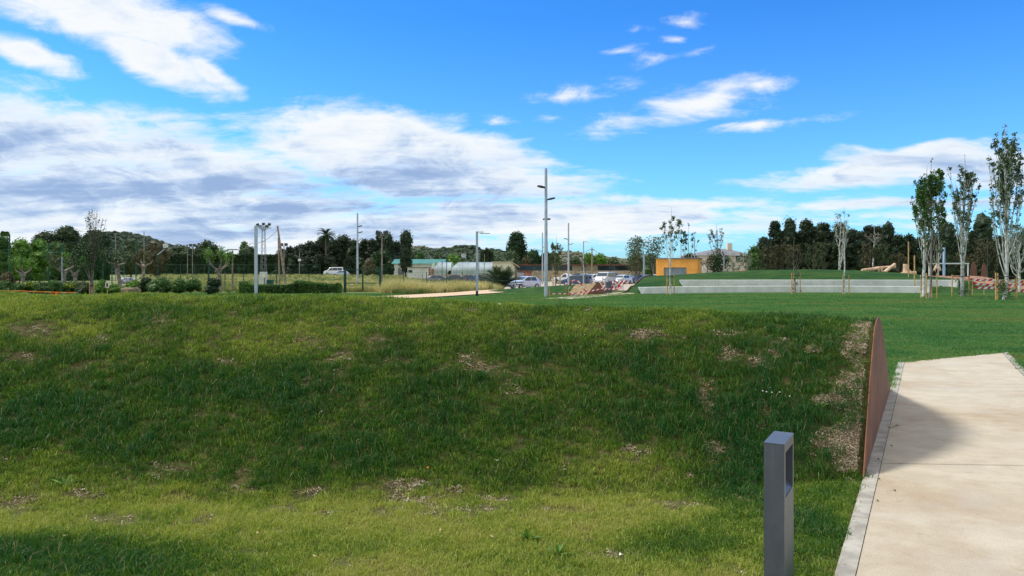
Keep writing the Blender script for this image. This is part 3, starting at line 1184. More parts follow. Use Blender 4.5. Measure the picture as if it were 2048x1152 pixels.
def envelope(kind, f):
    """relative crown radius at height fraction f"""
    if kind == 'round':
        return np.sqrt(np.clip(1 - (2 * f - 1) ** 2, 0, 1)) * .85 + .1
    if kind == 'umbrella':
        return np.sqrt(np.clip(1 - f ** 2.2, 0, 1)) * .9 + .08
    if kind == 'cypress':
        return np.clip(1.1 * (1 - f) ** .45 * (0.55 + .9 * np.minimum(f * 3, .6)), .12, 1)
    if kind == 'cone':
        return np.clip((1 - f) ** .7, .08, 1) * (0.6 + .4 * np.minimum(f * 4, 1))
    if kind == 'bush':
        return np.sqrt(np.clip(1 - (f * .95) ** 2.4, 0, 1))
    return np.clip(.5 + .5 * np.sin(f * pi), .3, 1)


def crown_blobs(rng, kind, w, h, nb, rr):
    f = rng.rand(nb) ** (.85 if kind != 'cypress' else 1.0)
    R = envelope(kind, f) * w / 2
    a = rng.rand(nb) * 2 * pi
    br = rr * (.7 + .6 * rng.rand(nb))
    rad = np.maximum(R - br * .75, 0) * (rng.rand(nb) ** .4)
    c = np.c_[np.cos(a) * rad, np.sin(a) * rad, f * (h - br * 1.2) + br * .6]
    return c, br


def tree(name, label, cat, px, top, d, wpx, kind='round', lm=None, bm=None, stem=.25, dens=1.0, seed=0, group=None, z0=None, leaf=None, core=True, blob=.30, tilt=0, flat=0.0, hz=None):
    rng = np.random.RandomState(seed + 1000)
    x = X(px, d)
    zb = float(gh(x, d)) if z0 is None else z0
    H = max(hz if hz else Z(top, d) - zb, .4)
    w = wpx / FPX * d
    t = thing(name, label, cat, (x, d, zb), 0, group)
    ch = H * (1 - stem)
    rr = blob * min(w, ch * 1.3) * (1.0 if kind != 'cypress' else 1.15)
    nb = int(14 + 10 * min(ch / max(w, .1), 4))
    c, br = crown_blobs(rng, kind, w, ch, nb, rr)
    c[:, 2] += H * stem
    c[:, 0] += tilt * c[:, 2]
    ls = leaf or max(.07, d / 740.0 * 1.55)
    area = w * ch
    n = int(min(9000, max(500, 3.2 * area / (ls * ls * .36) * dens)))
    mb = MB()
    rad3 = np.c_[br, br, br * (.62 if kind == 'umbrella' else (1.35 if kind == 'cypress' else .85))]
    mb.quads(leaves(rng, c, rad3, n, ls, flat))
    if core:
        for q, r in zip(c, rad3):
            j = 1 + .22 * rng.normal(size=(len(ICO_V), 1))
            mb.add(ICO_V * j * r * .70 + q, ICO_F)
    mb.build('crown', lm, t)
    if stem > 0.02:
        tb = MB()
        r0 = max(.06, H * .022)
        tb.tube([(0, 0, -.1), (tilt * H * .3 + rng.normal() * .03 * H * .3, rng.normal() * .02 * H, H * stem * .6), (tilt * H * stem * 1.1, 0, H * (stem + .25 * (1 - stem)))], [r0, r0 * .8, r0 * .5], 7)
        for i in range(4):
            q = c[rng.randint(len(c))]
            tb.tube([(tilt * H * stem, 0, H * stem * .85), (q[0] * .5, q[1] * .5, (q[2] + H * stem) / 2), tuple(q)], [r0 * .5, r0 * .35, r0 * .12], 5)
        tb.build('trunk', bm or M_bark, t)
    return t


def branchy(name, label, cat, px, top, d, spread_px, bark, lm, nbr=14, leafn=900, start=.22, seed=0, group=None, z0=None, leaf=.11, trunk_r=.055, up=.72, low_shoots=0, straight=0.25, hz=None, twigs=2, leaf_lo=.3):
    """young upright tree: pale trunk, steep branches, sparse leaves"""
    rng = np.random.RandomState(seed + 50)
    x = X(px, d)
    zb = float(gh(x, d)) if z0 is None else z0
    H = hz if hz else Z(top, d) - zb
    R = spread_px / FPX * d / 2
    t = thing(name, label, cat, (x, d, zb), 0, group)
    tb, br = MB(), MB()
    zz = np.linspace(0, 1, 12)
    wob = np.cumsum(rng.normal(size=(12, 2)) * H * .0045, axis=0)
    wob[0] = 0
    tp = np.c_[wob, zz * H]
    tp[0, 2] = -.1
    tb.tube(tp, trunk_r * (1 - zz * .88), 8)
    L = []
    for i in range(nbr):
        f0 = start + (.78 - start) * (i / nbr) ** .9
        z0_ = f0 * H
        az = rng.rand() * 2 * pi + i * 2.4
        ln = H * (1 - f0) * rng.uniform(.55, .92) * up
        Rr = R * rng.uniform(.6, 1.0) * (1.0 - .55 * f0)
        tt = np.linspace(0, 1, 7)
        rad = Rr * (1 - np.exp(-2.6 * tt)) * (1 + .1 * tt)
        jit = np.cumsum(rng.normal(size=(7, 2)) * R * .03, axis=0)
        jit[0] = 0
        b0 = np.array([np.interp(z0_, tp[:, 2], tp[:, 0]), np.interp(z0_, tp[:, 2], tp[:, 1])])
        pts = np.c_[b0[0] + np.cos(az) * rad + jit[:, 0], b0[1] + np.sin(az) * rad + jit[:, 1], z0_ + ln * (tt ** 1.0)]
        br.tube(pts, trunk_r * .30 * (1 - f0 * .5) * (1 - tt * .8), 5)
        L.append(pts)
        for k in range(twigs):
            j = rng.randint(2, 6)
            a2 = az + rng.normal() * 1.2
            l2 = ln * .28
            q = pts[j]
            tw = np.array([q, q + np.array([cos(a2) * R * .16, sin(a2) * R * .16, l2 * .5]), q + np.array([cos(a2) * R * .22, sin(a2) * R * .22, l2])])
            br.tube(tw, [trunk_r * .2, trunk_r * .12, trunk_r * .06], 4, cap=False)
            L.append(np.array([tw[0], tw[0] * .5 + tw[1] * .5, tw[1], tw[1] * .6 + tw[2] * .4, tw[1] * .3 + tw[2] * .7, tw[2], tw[2]]))
    L.append(tp[5:])
    tb.build('trunk', bark, t)
    br.build('branches', bark, t)
    if leafn:
        lf = MB()
        C = []
        for _ in range(max(20, leafn // 7)):
            P_ = L[rng.randint(len(L))]
            u = leaf_lo + (1 - leaf_lo) * rng.rand() ** .8
            k = u * (len(P_) - 1)
            i0 = int(min(k, len(P_) - 2))
            C.append(P_[i0] + (P_[i0 + 1] - P_[i0]) * (k - i0))
        C = np.array(C)
        lf.quads(leaves(rng, C, np.full(len(C), leaf * 1.15), leafn, leaf, shell=.1))
        if low_shoots:
            P2 = np.c_[rng.normal(0, R * .22, low_shoots), rng.normal(0, R * .22, low_shoots), rng.uniform(.1, H * start * 1.1, low_shoots)]
            lf.quads(leaves(rng, P2, np.full(len(P2), leaf * 1.6), low_shoots * 6, leaf, shell=.1))
        lf.build('leaves', lm, t)
    return t


def stake_frame(label, px, d, wpx, hm, n=3, seed=0, z0=None, group='wooden stake frames round young trees'):
    rng = random.Random(seed)
    x = X(px, d)
    zb = float(gh(x, d)) if z0 is None else z0
    t = thing('tree_stakes', label, 'tree stakes', (x, d, zb), 0, group)
    R = wpx / FPX * d / 2
    for i in range(n):
        a = {3: (radians(200), radians(340), radians(90)), 2: (radians(180), radians(0)), 4: (radians(225), radians(315), radians(45), radians(135))}[n][i]
        bx, by = R * cos(a), R * .9 * sin(a)
        lean = rng.uniform(-.05, .03)
        MB().tube([(bx, by, -.2), (bx * (1 + lean), by * (1 + lean), hm * rng.uniform(.92, 1.02))], .038, 8).build('stake', M_stake, t)
    pts = [(R * .92 * cos(a), R * .8 * sin(a), hm * .86) for a in np.linspace(0, 2 * pi, 14)]
    MB().tube(pts, .022, 5, cap=False).build('strap', M_strap, t)
    return t


# ------------------------------------------------------------------ street furniture
def lamp_tall(label, px, d, heads, H=8.1):
    x = X(px, d)
    t = thing('street_lamp', label, 'lamp post', (x, d, float(gh(x, d))), 0, 'tall pole lamps of the park')
    MB().tube([(0, 0, -.1), (0, 0, H * .42), (0, 0, H * .43), (0, 0, H)], [.118, .112, .10, .085], 16).build('pole', M_galv, t)
    MB().box((0, -.115, 1.15), (.09, .03, .42)).build('access_door', M_galv, t)
    for (z, az) in heads:
        dx, dy = cos(az), sin(az)
        arm = MB().tube([(0, 0, z - .05), (dx * .22, dy * .22, z - .02)], .03, 6).build('lamp_arm', M_galv, t)
        hd = MB()
        c = np.array([dx * .34, dy * .34, z])
        ang = np.linspace(0, 2 * pi, 17)[:-1]
        tl = -.22
        ring = np.array([(cos(a) * .26, sin(a) * .26, 0) for a in ang])
        u = np.array([dx, dy, 0])
        ring = ring + np.outer(ring @ u, (0, 0, -tl))
        v = np.concatenate([c + ring, c + ring * .93 + (0, 0, .06), [c + (0, 0, .075)], [c - (0, 0, .01)]])
        n = 16
        hd.add(v, [(i, (i + 1) % n, (i + 1) % n + n, i + n) for i in range(n)])
        hd.add(v, [((i + 1) % n + n, 2 * n, i + n) for i in range(n)])
        hd.add(v, [(i, 2 * n + 1, (i + 1) % n) for i in range(n)])
        hd.build('lamp_head', M_black, t)
    return t


def lamp_short(label, px, d, H=4.2, arm=.85, m=None, base=True):
    m = m or M_lampg
    x = X(px, d)
    t = thing('path_lamp', label, 'lamp post', (x, d, float(gh(x, d))), 0, 'single arm path lamps')
    MB().box((0, 0, H / 2 + .15), (.145, .145, H - .3)).build('pole', m, t)
    if base:
        MB().box((0, 0, .16), (.155, .155, .36)).build('pole_base', M_black, t)
    MB().box((.20, 0, H - .035), (.42, .035, .05)).box((.33, 0, H - .09), (.04, .04, .10)).build('arm', m, t)
    MB().prism([(.16, H - .15), (arm - .05, H - .15), (arm, H - .135), (arm - .02, H - .115), (.20, H - .10)], -.13, .13).build('lamp_head', m, t)
    return t


PI = pi
lamp_tall('tallest and nearest round grey lamp pole, with disc lamps, on the lawn edge', 1092, 46.6, [(6.9, radians(205)), (6.15, radians(-15)), (4.9, radians(80))])
lamp_tall('tall grey pole lamp standing in the field behind the green metal gate', 715, 84, [(6.6, radians(-20)), (5.9, radians(-10)), (4.3, radians(95))])
lamp_tall('tall grey pole lamp over the car park with disc lamps on both sides', 1137, 92, [(6.1, radians(185)), (5.45, radians(-5)), (4.6, radians(80))])
lamp_tall('tall grey pole lamp farthest off, half hidden just left of the nearest lamp pole', 1085, 116, [(5.2, radians(190)), (5.8, radians(0))])
lamp_short('short square blue grey path lamp just left of the lattice floodlight mast', 512, 41.7)
lamp_short('short square pale path lamp with black foot beside the tan gravel path', 954, 48)
lamp_short('short grey path lamp with one arm standing among the parked cars', 1167, 104, 6.3)
lamp_short('slim pale lamp pole in front of the grey green trees beside the bank', 1288, 72, 3.6, .35)


def bollard():
    d0 = 3.78
    fl = np.array([X(1529, d0), d0 + .01])
    fw = .100
    dep = .30
    rz = atan2(UD[1], UD[0]) - pi / 2
    t = thing('bollard_light', 'anthracite square bollard light in the grass beside the near path', 'bollard light', (fl[0], fl[1], 0), rz * 1.0)
    ztop = ZC - 347 / FPX * d0
    # local x = right, y = depth.  recess in the right hand face
    w, D, h = fw, dep, ztop
    ya, yb, za, zb2, zc2, rd = .035, D - .03, h - .045, h - .235, h - .275, .085
    mb = MB()
    bev = .006
    mb.box((w / 2 - rd / 2 - .0, D / 2, h / 2 - .1), (w - rd, D, h + .2))            # back skin
    mb.box((w - rd / 2, ya / 2, h / 2 - .1), (rd, ya, h + .2))
    mb.box((w - rd / 2, (yb + D) / 2, h / 2 - .1), (rd, D - yb, h + .2))
    mb.box((w - rd / 2, (ya + yb) / 2, (za + h) / 2), (rd, yb - ya, h - za))
    mb.box((w - rd / 2, (ya + yb) / 2, (zc2 - .2) / 2), (rd, yb - ya, zc2 + .2))
    o = mb.build('post', M_anth, t)
    # sloping reflector at the bottom of the recess and the lens under its top
    MB().prism([(w - rd + .001, zc2), (w - .004, zc2 + .001), (w - rd + .001, zb2 + .05)], ya + .001, yb - .001).build('reflector', M_anth, t)
    MB().box((w - rd / 2, (ya + yb) / 2, za - .006), (rd * .7, (yb - ya) * .8, .010)).build('lamp_lens', M_white, t)
    cap = MB().box((w / 2, D / 2, h + .0025), (w + .002, D + .002, .005)).build('cap', M_anth, t)
    MB().box((w / 2, D / 2, .006), (w + .05, D + .05, .012)).build('base_plate', M_anth, t)
    return t


bollard()

# ------------------------------------------------------------------ terraced bank with concrete benches
ylow = np.poly1d(np.polyfit([9.0, 18.2, 30.9], [52.4, 56.3, 54.7], 2))


def yup(x):
    return 57.4 + .9 * np.exp(-((np.asarray(x, float) - 23) / 8.0) ** 2) - .9 * ss(33, 36, x)


def crest_h(x):
    return np.interp(x, [5.5, 7.0, 9.0, 13.2, 16.2, 20.6, 25, 29, 33.5, 36, 38, 41, 44], [.0, .35, 1.04, 1.27, 1.48, 1.68, 1.76, 1.70, 1.42, 1.08, .72, .25, .0])


def hill_z(x, y):
    x = np.asarray(x, float)
    y = np.asarray(y, float)
    c = crest_h(x)
    yl = ylow(np.clip(x, 8, 32)) + np.where(x < 8, (x - 8) * 1.2, 0)
    f = ss(0, 1, (y - yl) / (62.5 - yl))
    S = c * f
    bk = 1 - ss(65, 74, y)
    # terraces
    inl = ss(8.7, 9.3, x) * (1 - ss(30.7, 32.5, x))
    inu = ss(12.9, 13.5, x) * (1 - ss(35.6, 36.0, x))
    yu = yup(x)
    T1 = np.where(y < ylow(x) + .25, -.06, .43)
    T = np.where(y < yu + .25, T1, .90 + (np.maximum(c, .92) - .90) * ss(0, 1, (y - yu - .3) / (62.5 - yu - .3)))
    mid = S * (1 - inl) + np.where(y < yu + .25, T1, S) * inl
    z = mid * (1 - inu) + np.where(y < yu + .25, np.where(inl > .5, T1, np.minimum(S, .43)), T) * inu
    z = z * bk + (fbm(x * .5, y * .5, 88) - .5) * .08 * ss(.05, .3, z)
    return z


hx = np.arange(5.0, 45, .25)
hy = np.arange(47, 76, .25)
HX, HYY = np.meshgrid(hx, hy, indexing='ij')
# the left end is cut by the path behind it
cutx = 7.55 + (HYY - 52) * .36
HZ = hill_z(HX, HYY)
HZ = np.where(HX < cutx - .12, -.35, HZ) + gh(HX, HYY) * (HYY > 60) * ss(60, 70, HYY)
bank = MB().grid(np.stack([HX, HYY, HZ - .02], -1)).build('grass_bank', M_bank)
tag(bank, kind='structure')
ey = np.linspace(50.6, 70, 40)
ex = 7.55 + (ey - 52) * .36
plate_thing('thin rusty steel edge closing the left end of the terraced grass bank', np.c_[ex - .02, ey], np.maximum(hill_z(ex + .1, ey), 0) + .05, -.03)


def bench(label, x0, x1, fy, zb, h=.475, dep=.5):
    t = thing('terrace_bench', label, 'bench', (x0, float(fy(x0)), zb), 0, None)
    ox, oy = x0, float(fy(x0))
    seg = 3.05
    k = max(1, int(round((x1 - x0) / seg)))
    xs = np.linspace(x0, x1, k + 1)
    for i in range(k):
        a, b = xs[i] + (.006 if i else 0), xs[i + 1] - (.006 if i < k - 1 else 0)
        n = 6
        q = np.linspace(a, b, n)
        yy = np.array([float(fy(v)) for v in q])
        sl = np.zeros(n)
        bot = q.copy()
        if i == 0:
            bot[0] += .24
        if i == k - 1:
            bot[-1] -= .10
        v = np.concatenate([np.c_[bot - ox, yy - oy + .02, np.full(n, -.1)], np.c_[q - ox, yy - oy, np.full(n, h - .012)], np.c_[q - ox, yy - oy + .012, np.full(n, h)],
                            np.c_[q - ox, yy - oy + dep, np.full(n, h)], np.c_[bot - ox, yy - oy + dep, np.full(n, -.1)]])
        mb = MB()
        f = []
        for r in range(4):
            f += [(r * n + j, r * n + j + 1, (r + 1) * n + j + 1, (r + 1) * n + j) for j in range(n - 1)]
        mb.add(v, f)
        mb.add(v, [(0, n, 2 * n, 3 * n, 4 * n)])
        mb.add(v, [(n - 1, 5 * n - 1, 4 * n - 1, 3 * n - 1, 2 * n - 1)])
        mb.build('slab', M_conc, t)
    return t


bench('lower and longer to the left of two pale concrete terrace benches on the lawn', 9.0, 30.9, lambda v: ylow(v), 0.0)
bu = bench('upper pale concrete terrace bench below the grass crest, ending far right', 13.1, 34.4, lambda v: yup(v), .45)
# its turned end facet
ex0 = 34.4
eyy = float(yup(34.4))
mb = MB()
v = [(0, 0, -.35), (.75, .85, -.35), (.75, .85, .47), (0, 0, .47), (-.4, .5, -.35), (.4, 1.3, -.35), (.4, 1.3, .47), (-.4, .5, .47)]
v = np.array(v) + np.array([ex0 - 13.1, eyy - float(yup(13.1)), 0])
mb.add(v, [(0, 1, 2, 3), (3, 2, 6, 7), (5, 4, 7, 6), (1, 5, 6, 2), (4, 0, 3, 7)])
mb.build('end_slab', M_conc, bu)

# the low mound left of the park path, cut by the second triangular plate
PLx = np.array([(4.98, 49.8), (5.99, 51.45), (6.76, 52.9)])
ST2 = np.array([(-2.6, 57.0, -2.2, 60.0, .05, -1.6, 63), (-.5, 54.6, .3, 57.6, .34, 1.4, 60.5), (2.4, 51.6, 3.3, 54.0, .62, 4.2, 56.5), (4.98, 49.8, 5.99, 51.45, .86, 6.76, 52.9)])
s2, t2 = np.meshgrid(np.linspace(0, 1, 90), np.linspace(-1, 1, 34), indexing='ij')
c_ = [np.interp(s2, np.linspace(0, 1, 4), ST2[:, k]) for k in range(7)]
u_ = 1 - np.abs(t2)
w2 = ss(.8, 1, s2)
h_ = (u_ * u_ * (3 - 2 * u_) * (1 - w2) + u_ * w2) * c_[4] - .05
mx_ = np.where(t2 < 0, c_[2] + (c_[0] - c_[2]) * -t2, c_[2] + (c_[5] - c_[2]) * t2)
my_ = np.where(t2 < 0, c_[3] + (c_[1] - c_[3]) * -t2, c_[3] + (c_[6] - c_[3]) * t2)
M_bare = mat('bare_mound_soil', (0.27, 0.19, 0.115), 1.0, 0, .3, 5, .8, 30, coord='World', col2=(0.14, 0.11, 0.055))
mo2 = MB()
half = 74
mo2.grid(np.stack([mx_, my_, h_], -1)[:half + 1], 0)
mo2.grid(np.stack([mx_, my_, h_], -1)[half:], 1)
tag(mo2.build('small_mound', [M_bank, M_bare]), kind='structure')
tq = np.linspace(0, 1, 30)
pxy = np.c_[np.interp(tq, [0, .5, 1], PLx[:, 0]), np.interp(tq, [0, .5, 1], PLx[:, 1])]
ph = np.interp(tq, [0, .46, .54, 1], [.0, .86, .86, .0])
plate_thing('low triangular rusty plate ending the small bare mound by the striped tape', pxy, ph, .02)

# ------------------------------------------------------------------ barrier tape
def tape(label, pts, w=.075, seg=.22, sag=.04, name='barrier_tape', mats=None, cat='barrier tape', group=None):
    pts = np.array(pts, float)
    o = pts[0].copy()
    L = np.concatenate([[0], np.cumsum(np.linalg.norm(np.diff(pts, axis=0), axis=1))])
    n = int(L[-1] / seg) + 2
    tt = np.linspace(0, L[-1], n)
    c = np.stack([np.interp(tt, L, pts[:, k]) for k in range(3)], -1) - o
    # sag between the fixing points
    k = np.clip(np.searchsorted(L, tt, side='right') - 1, 0, len(L) - 2)
    f = (tt - L[k]) / np.maximum(L[k + 1] - L[k], 1e-6)
    c[:, 2] -= sag * 4 * f * (1 - f)
    tg = np.gradient(c, axis=0)
    tg /= np.linalg.norm(tg, axis=1)[:, None] + 1e-9
    up = np.array([0, 0, 1.0]) - tg * tg[:, 2:3]
    up /= np.linalg.norm(up, axis=1)[:, None] + 1e-9
    sk = tg * w * .5
    A = c + up * w / 2 + sk
    B = c - up * w / 2 - sk
    mb = MB()
    nr = np.cross(tg, up) * .003
    for i in range(n - 1):
        q = [B[i], B[i + 1], A[i + 1], A[i]]
        mb.quads([q], i % 2)
    return tag(mb.build(name, mats or [M_red, M_tapew], loc=tuple(o)), label, cat, group)


def picket(x, y, h, label, m=None, z=None, r=.022, lean=0):
    zb = float(gh(x, y)) if z is None else z
    o = MB().tube([(0, 0, -.1), (lean * h, 0, h)], r, 6).build('wooden_picket', m or M_stake, loc=(x, y, zb))
    return tag(o, label, 'stake')


def PT(px, py, d):
    return (X(px, d), d, Z(py, d))


picket(X(1099, 47.5), 47.5, .62, 'short wooden picket holding tape right beside the nearest lamp pole')
picket(X(1137, 48.3), 48.3, .50, 'short wooden picket under the tape arch left of the triangular plate')
tape('red and white tape running low from the lamp pole picket to the tape arch', [PT(1099, 586, 47.5), PT(1118, 587, 47.8), PT(1137, 586, 48.3)], group=None)
tape('red and white tape looped in a tall arch over the small mound', [PT(1131, 584, 48.4), PT(1132, 573, 48.6), PT(1137, 565, 48.9), PT(1146, 560.5, 49), PT(1152, 559.8, 49), PT(1158, 563, 49), PT(1164, 571, 49), PT(1171, 583, 49)], sag=0)
tape('red and white tape forming the thin inner slant of the arch', [PT(1134, 582, 48.0), PT(1141, 572, 48.3), PT(1149, 562.5, 48.7)], sag=0, w=.05)
tape('lower red and white tape crossing the rusty triangular plate', [PT(1137, 587, 48.3), PT(1155, 585.5, 48.6), PT(1171, 583.5, 48.9), PT(1208, 576, 49.9), PT(1222, 578, 50.6), PT(1240, 580, 50.9)], sag=.02)
tape('crumpled red and white tape lying on the ground at the foot of the plate', [PT(1137, 590, 48.0), PT(1150, 591, 48.6), PT(1163, 590, 48.6), PT(1170, 586, 48.8)], sag=.01, w=.1)
rt = random.Random(3)
k = 0
for (x0, y0, x1, y1, d, dl) in ((1203, 569, 1256, 560, 58, 'uppermost'), (1203, 574, 1250, 566, 57, 'second'), (1206, 577, 1246, 572, 56, 'third'), (1210, 581, 1244, 576, 55.2, 'lowest')):
    pts = []
    for i in range(9):
        f = i / 8
        pts.append(PT(x0 + (x1 - x0) * f, y0 + (y1 - y0) * f + rt.uniform(-1.6, 1.6), d + rt.uniform(-.5, .5)))
    tape('%s of the tangled red and white tapes between triangular plate and grass bank' % dl, pts, sag=.05, w=.15, seg=.22)
picket(X(1205, 58), 58, 1.15, 'wooden picket at the left end of the tangled tapes', z=-.0)
picket(X(1246, 57), 57, 1.2, 'wooden picket in the tangled tapes next to the bank end', z=-.0)
# grey litter bin beside the path, behind the plate
bn = thing('litter_bin', 'slim dark grey litter bin standing behind the rusty triangular plate', 'bin', (X(1217, 55), 55, 0))
MB().tube([(0, 0, 0), (0, 0, .75)], .23, 14).build('body', M_anth, bn)
MB().tube([(0, 0, .753), (0, 0, .85), (0, 0, .92)], [.25, .25, .12], 14).build('lid', M_anth, bn)
# right hand tapes
for (x0, y0, x1, y1, d, nm) in ((1940, 558, 2060, 562, 50, 'upper red and white tape strung along the right edge of the lawn'),
                                (1946, 566, 2010, 571, 49, 'middle red and white tape behind the tallest white poplar'),
                                (2003, 570, 2075, 566, 46, 'broad red and white tape right of the tallest white poplar'),
                                (2000, 577, 2075, 583, 45, 'lowest red and white tape at the right edge of the picture'),
                                (1950, 574, 2000, 575, 48, 'lowest red and white tape left of the tallest white poplar')):
    tape(nm, [PT(x0 + (x1 - x0) * f, y0 + (y1 - y0) * f, d) for f in (0, .33, .66, 1)], sag=.06, w=.15)
for i, (px, d, nm) in enumerate(((1945, 50, 'picket carrying the right hand tapes next to the upper bench end'), (1968, 49, 'picket carrying the right hand tapes midway to the tallest poplar'), (2030, 46, 'picket carrying the right hand tapes right of the tallest poplar'))):
    picket(X(px, d), d, 1.15, nm)
# orange tape on the left
tape('thin orange tape running behind the mound crest at far left', [PT(-20, 580.5, 45), PT(42, 581.5, 45), PT(80, 583, 45), PT(150, 585, 45)], mats=[M_orange, mat('pale_orange', (.8, .35, .12))], w=.07, seg=.5, sag=.02)
for px, h, nm in ((103, .13, 'small orange marker just left of the larger orange barrier block'), (113, .26, 'larger orange barrier block behind the mound crest')):
    z = Z(586, 46)
    t = thing('orange_marker', nm, 'traffic marker', (X(px, 46), 46, 0))
    MB().box((0, 0, .1 + h / 2), (h * .42, .12, h)).box((h * .3, 0, .1 + h / 2), (h * .12, .10, h * .7)).build('body', M_orange, t)
    MB().box((0, 0, .05), (h * .8, .3, .1)).build('foot', M_orange, t)

# ------------------------------------------------------------------ vehicles
def car(name, label, px, d, L, W, H, rz, paint, kind='hatch', cat='car', z=None, group='cars in the far car park'):
    x = X(px, d)
    zb = (float(gh(x, d)) if z is None else z) + .04
    t = thing(name, label, cat, (x, d, zb), rz, group)
    prof = {
        'hatch': [(0, .42), (.0, .58), (.03, .68), (.13, .90), (.22, .97), (.36, 1.0), (.47, .985), (.54, .94), (.74, .67), (.87, .60), (.96, .50), (1.0, .36)],
        'sedan': [(0, .40), (.0, .60), (.02, .68), (.13, .74), (.23, .94), (.33, 1.0), (.48, .99), (.56, .93), (.72, .66), (.88, .59), (.97, .50), (1.0, .38)],
        'van': [(0, .40), (.0, .56), (.015, .62), (.03, .95), (.08, 1.0), (.35, 1.0), (.60, .99), (.68, .94), (.80, .64), (.92, .55), (.985, .44), (1.0, .32)],
        'pickup': [(0, .40), (.0, .56), (.02, .58), (.36, .58), (.38, .95), (.44, 1.0), (.56, .99), (.62, .94), (.74, .66), (.92, .60), (.985, .5), (1.0, .38)]}[kind]
    prof = np.array(prof)
    xs = prof[:, 0] * L - L / 2
    zt = prof[:, 1] * H
    belt = {'hatch': .62, 'sedan': .63, 'van': .58, 'pickup': .62}[kind] * H
    zb0 = .19
    rows = []
    for i, (xx, z_) in enumerate(zip(xs, zt)):
        taper = 1 - .10 * (abs(2 * prof[i, 0] - 1) ** 4)
        w = W / 2 * taper
        b = min(belt, z_ - .03)
        f = np.clip((z_ - belt) / (H - belt), 0, 1)
        wt = w * (.97 - .17 * f) if kind != 'van' else w * (.97 - .10 * f)
        rows.append([(-w * .90, zb0), (-w, zb0 + .14), (-w, (zb0 + b) / 2 + .05), (-w * .975, b), (-wt, z_ - .045 * (1 if f > .5 else .4)), (-wt * .86, z_), (wt * .86, z_), (wt, z_ - .045 * (1 if f > .5 else .4)), (w * .975, b), (w, (zb0 + b) / 2 + .05), (w, zb0 + .14), (w * .90, zb0)])
    P = np.array([[(xx, q[0], q[1]) for q in r] for xx, r in zip(xs, rows)])
    mb = MB()
    mb.grid(P, 0, True)
    n = P.shape[1]
    mb.add(P[0], [tuple(range(n))])
    mb.add(P[-1], [tuple(range(n))[::-1]])
    mb.add(np.array([P[0, 0], P[-1, 0], P[-1, -1], P[0, -1]]), [(0, 3, 2, 1)])
    mb.build('body', paint, t)

    # glass
    def yside(z_, w=W / 2):
        f = np.clip((z_ - belt) / (H - belt), 0, 1)
        return w * (.975 - (.165 if kind != 'van' else .09) * f) + .012
    cab = {'hatch': (.16, .55, .71), 'sedan': (.22, .58, .70), 'van': (.05, .69, .78), 'pickup': (.40, .63, .72)}[kind]
    zlo, zhi = belt + .03, H * .93
    a0, a1, a2 = [q * L - L / 2 for q in cab]
    mid_ = {'hatch': .40, 'sedan': .40, 'van': .56, 'pickup': .52}[kind] * L - L / 2
    for sgn in (-1, 1):
        wins = [([(mid_ + .04, zlo), (a2 - .06, zlo), (a1 - .12, zhi), (mid_ + .04, zhi)]), ([(a0 + .08, zlo), (mid_ - .04, zlo), (mid_ - .04, zhi), (a0 + .22, zhi)])]
        if kind == 'pickup':
            wins = wins[:1]
        if kind == 'van':
            m2 = a0 + (mid_ - a0) * .48
            wins = [wins[0], [(m2 + .04, zlo), (mid_ - .04, zlo), (mid_ - .04, zhi), (m2 + .04, zhi)], [(a0 + .08, zlo), (m2 - .04, zlo), (m2 - .04, zhi), (a0 + .12, zhi)]]
        for wn in wins:
            v = [(q[0], sgn * (yside(q[1])), q[1]) for q in wn]
            v2 = [(q[0], sgn * (yside(q[1]) - .04), q[1]) for q in wn]
            MB().add(v + v2, [(0, 1, 2, 3), (7, 6, 5, 4), (0, 4, 5, 1), (1, 5, 6, 2), (2, 6, 7, 3), (3, 7, 4, 0)]).build('side_window', M_glass, t)
    # windscreen and rear window lie just proud of the body surface
    def pane(i, j, nm, s0=.06, s1=.90):
        p, q = np.array([xs[i], zt[i]]), np.array([xs[j], zt[j]])
        dv = q - p
        nn = np.array([dv[1], -dv[0]])
        nn /= np.linalg.norm(nn)
        if nn[1] < 0:
            nn = -nn
        a, b = p + dv * s0 + nn * .014, p + dv * s1 + nn * .014
        wa, wb = yside(a[1]) * .88, yside(b[1]) * .88
        v = [(a[0], -wa, a[1]), (a[0], wa, a[1]), (b[0], wb, b[1]), (b[0], -wb, b[1])]
        v2 = [(u[0] - nn[0] * .03, u[1], u[2] - nn[1] * .03) for u in v]
        MB().add(v + v2, [(0, 1, 2, 3), (7, 6, 5, 4), (0, 4, 5, 1), (1, 5, 6, 2), (2, 6, 7, 3), (3, 7, 4, 0)]).build(nm, M_glass, t)
    pane(7, 8, 'windscreen')
    if kind in ('hatch', 'van'):
        pane(2, 3, 'rear_window')
    elif kind == 'sedan':
        pane(3, 4, 'rear_window')
    # wheels
    for fx in (.19, .80):
        for sgn in (-1, 1):
            cx_ = fx * L - L / 2
            r = .315 if H < 1.7 else .34
            wh = MB().tube([(cx_, sgn * (W / 2 - .19), r - .04), (cx_, sgn * (W / 2 + .012), r - .04)], r, 18).build('wheel', M_tyre, t)
            MB().tube([(cx_, sgn * (W / 2 + .01), r - .04), (cx_, sgn * (W / 2 + .022), r - .04)], r * .62, 12).build('rim', M_rim, wh)
    # lights, grille, plates, mirrors
    for sgn in (-1, 1):
        MB().box((L / 2 - .14, sgn * W * .36, zt[-2] - .02), (.20, .30, .13), rz=-sgn * .35).build('headlight', M_glass if kind == 'van' else mat('lamp_glass', (.45, .5, .55), .1), t)
        MB().box((-L / 2 + .03, sgn * W * .41, belt - .10), (.08, .16, .22)).build('tail_light', M_red, t)
        MB().box((a2 - .10, sgn * (W / 2 + .07), belt + .06), (.10, .16, .12)).build('mirror', paint, t)
